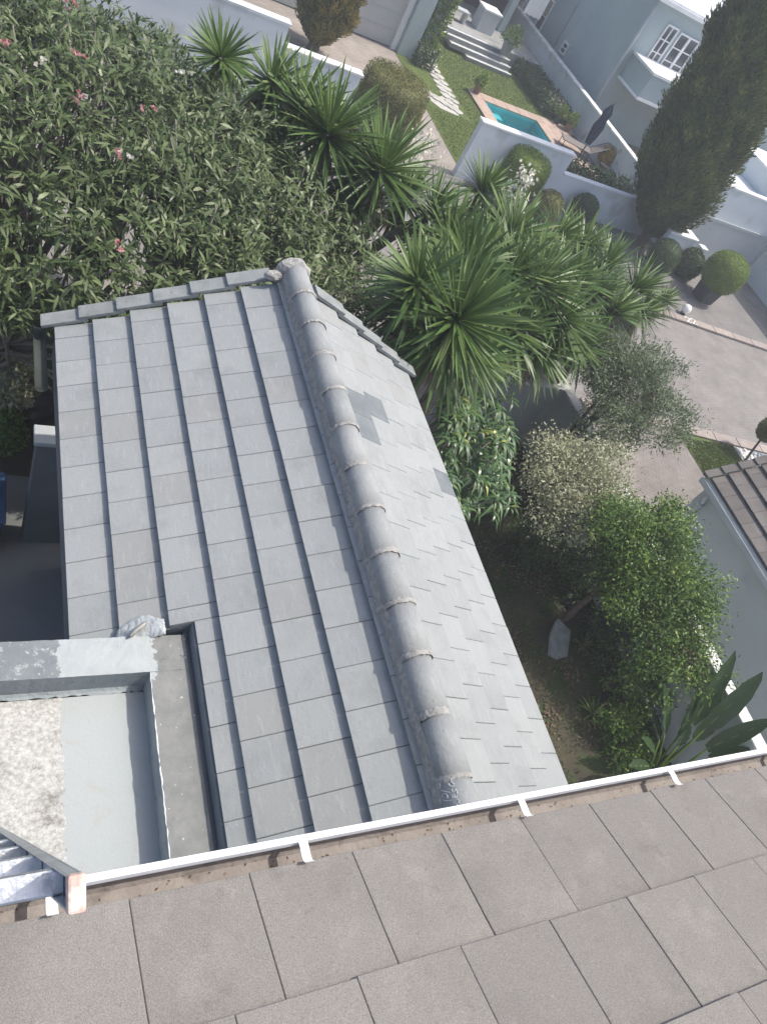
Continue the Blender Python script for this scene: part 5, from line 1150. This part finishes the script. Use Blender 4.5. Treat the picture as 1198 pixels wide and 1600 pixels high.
# pebble bed at the road edge
pb_r = tag(sheet('pebble_bed', [(18.1, 6.5), (20.6, 6.5), (20.6, near_k(20.6) - .36), (18.1, near_k(18.1) - .36)], .022, M['mortar']), kind='structure')
pm = [None, None]
shade_c = PZ(1182, 707, .03)  # centre of the round shadow patch put into the pebble colours
for i in range(300):
    x = random.uniform(18.15, 19.95); y = random.uniform(8.5, 9.65)
    if y > near_k(x) - .42: continue
    kk = 1 if (Vector((x, y)) - Vector((shade_c.x, shade_c.y))).length < .34 else 0
    if pm[kk] is None: o = blob_mb((0, 0, 0), (.055, .045, .03), lumps(0, 4, 3), .15, 8).build('pebble', M['peb_shade' if kk else 'pebw'], pb_r, smooth=True, local=False); pm[kk] = o.data
    else: o = link('pebble', pm[kk], pb_r)
    s = random.uniform(.7, 1.3); o.matrix_basis = Matrix.Translation((x, y, .03)) @ Matrix.Rotation(random.uniform(0, 6), 4, 'Z') @ Matrix.Diagonal((s, s, s, 1))

# ---- things in the shaded passage on the left
def pot(px, py, z, r, h, mat, label, belly=1.15):
    q = PZ(px, py, z + h * .8); t = MB().lathe([(r * .65, 0), (r * .9, h * .25), (r * belly, h * .6), (r * .85, h * .88), (r * .95, h), (r * .8, h), (r * .7, h * .85)], (q.x, q.y, z), 18).build('garden_pot', M[mat], None, smooth=True); return tag(t, label, 'pot')
pot(22, 512, .03, .30, .62, 'potgrey', 'grey-blue rounded urn under the left end of the frangipani'); pot(40, 530, .03, .2, .36, 'terra', 'terracotta pot beside the grey-blue urn')
pot(46, 618, .1, .33, .42, 'potdark', 'dark wide pot in the passage left of the gable eave'); pot(8, 628, .1, .24, .4, 'terra', 'brown pot with a plant at the left edge of the passage')
topiary('passage_shrub', 'small pale green shrub at the left edge above the brown pot', at_zc(12, 590, .9), .38, .40, .85, 'L_pale', 1500, 2.0, .07, cat='shrub', amp=.15, seed=51)
topiary('passage_shrub', 'small green shrub at the left edge below the brown pot', at_zc(6, 672, .5), .28, .3, .45, 'L_green', 900, 2.0, .07, cat='shrub', amp=.15, seed=52)
q = PZ(-34, 790, .8); wb = thing('blue_bin', (q.x, q.y, .11), 'blue plastic bin at the left edge in the dark passage', 'bin')
MB().hexa([(q.x - .26, q.y - .3, .111), (q.x + .22, q.y - .3, .111), (q.x + .22, q.y + .3, .111), (q.x - .26, q.y + .3, .111)], [(q.x - .3, q.y - .36, .95), (q.x + .27, q.y - .36, .95), (q.x + .27, q.y + .36, .95), (q.x - .3, q.y + .36, .95)]).build('body', M['blue'], wb, bevel=.03)
MB().box(q.x - .32, q.x + .29, q.y - .38, q.y + .38, .951, 1.0).build('lid', M['blue'], wb, bevel=.02)
for i, (px, py, r) in enumerate([(6, 470, .3), (30, 455, .22), (75, 455, .2), (100, 470, .18), (140, 462, .2)]):
    q = PZ(px, py, .15); r_ = blob_mb((q.x, q.y, .12), (r, r * .8, r * .6), lumps(0, 4, 60 + i), .2, 12).build('rock', M['slate'] if i % 2 else M['barkp'], None)
    tag(r_, ['large pale rock at the left edge under the frangipani', 'grey rock beside the large pale rock', 'pale rock behind the gable corner', 'small grey rock behind the gable corner', 'pale rock behind the second verge tile'][i], 'rock')

# ================================================================== AIR: haze volume added to lift the darks, standing in for lens veil
hz = MB().box(-160, 260, -160, 330, -2.6, 9.7).build('haze', [], None); hz['kind'] = 'stuff'
hm = bpy.data.materials.new('thin_haze'); hm.use_nodes = True; hn = hm.node_tree
for n_ in list(hn.nodes):
    if n_.type == 'BSDF_PRINCIPLED': hn.nodes.remove(n_)
pv = hn.nodes.new('ShaderNodeVolumePrincipled'); pv.inputs['Color'].default_value = (.90, .94, 1.0, 1); pv.inputs['Density'].default_value = .0035; pv.inputs['Anisotropy'].default_value = .2
hn.links.new(pv.outputs[0], hn.nodes['Material Output'].inputs['Volume']); hz.data.materials.append(hm)
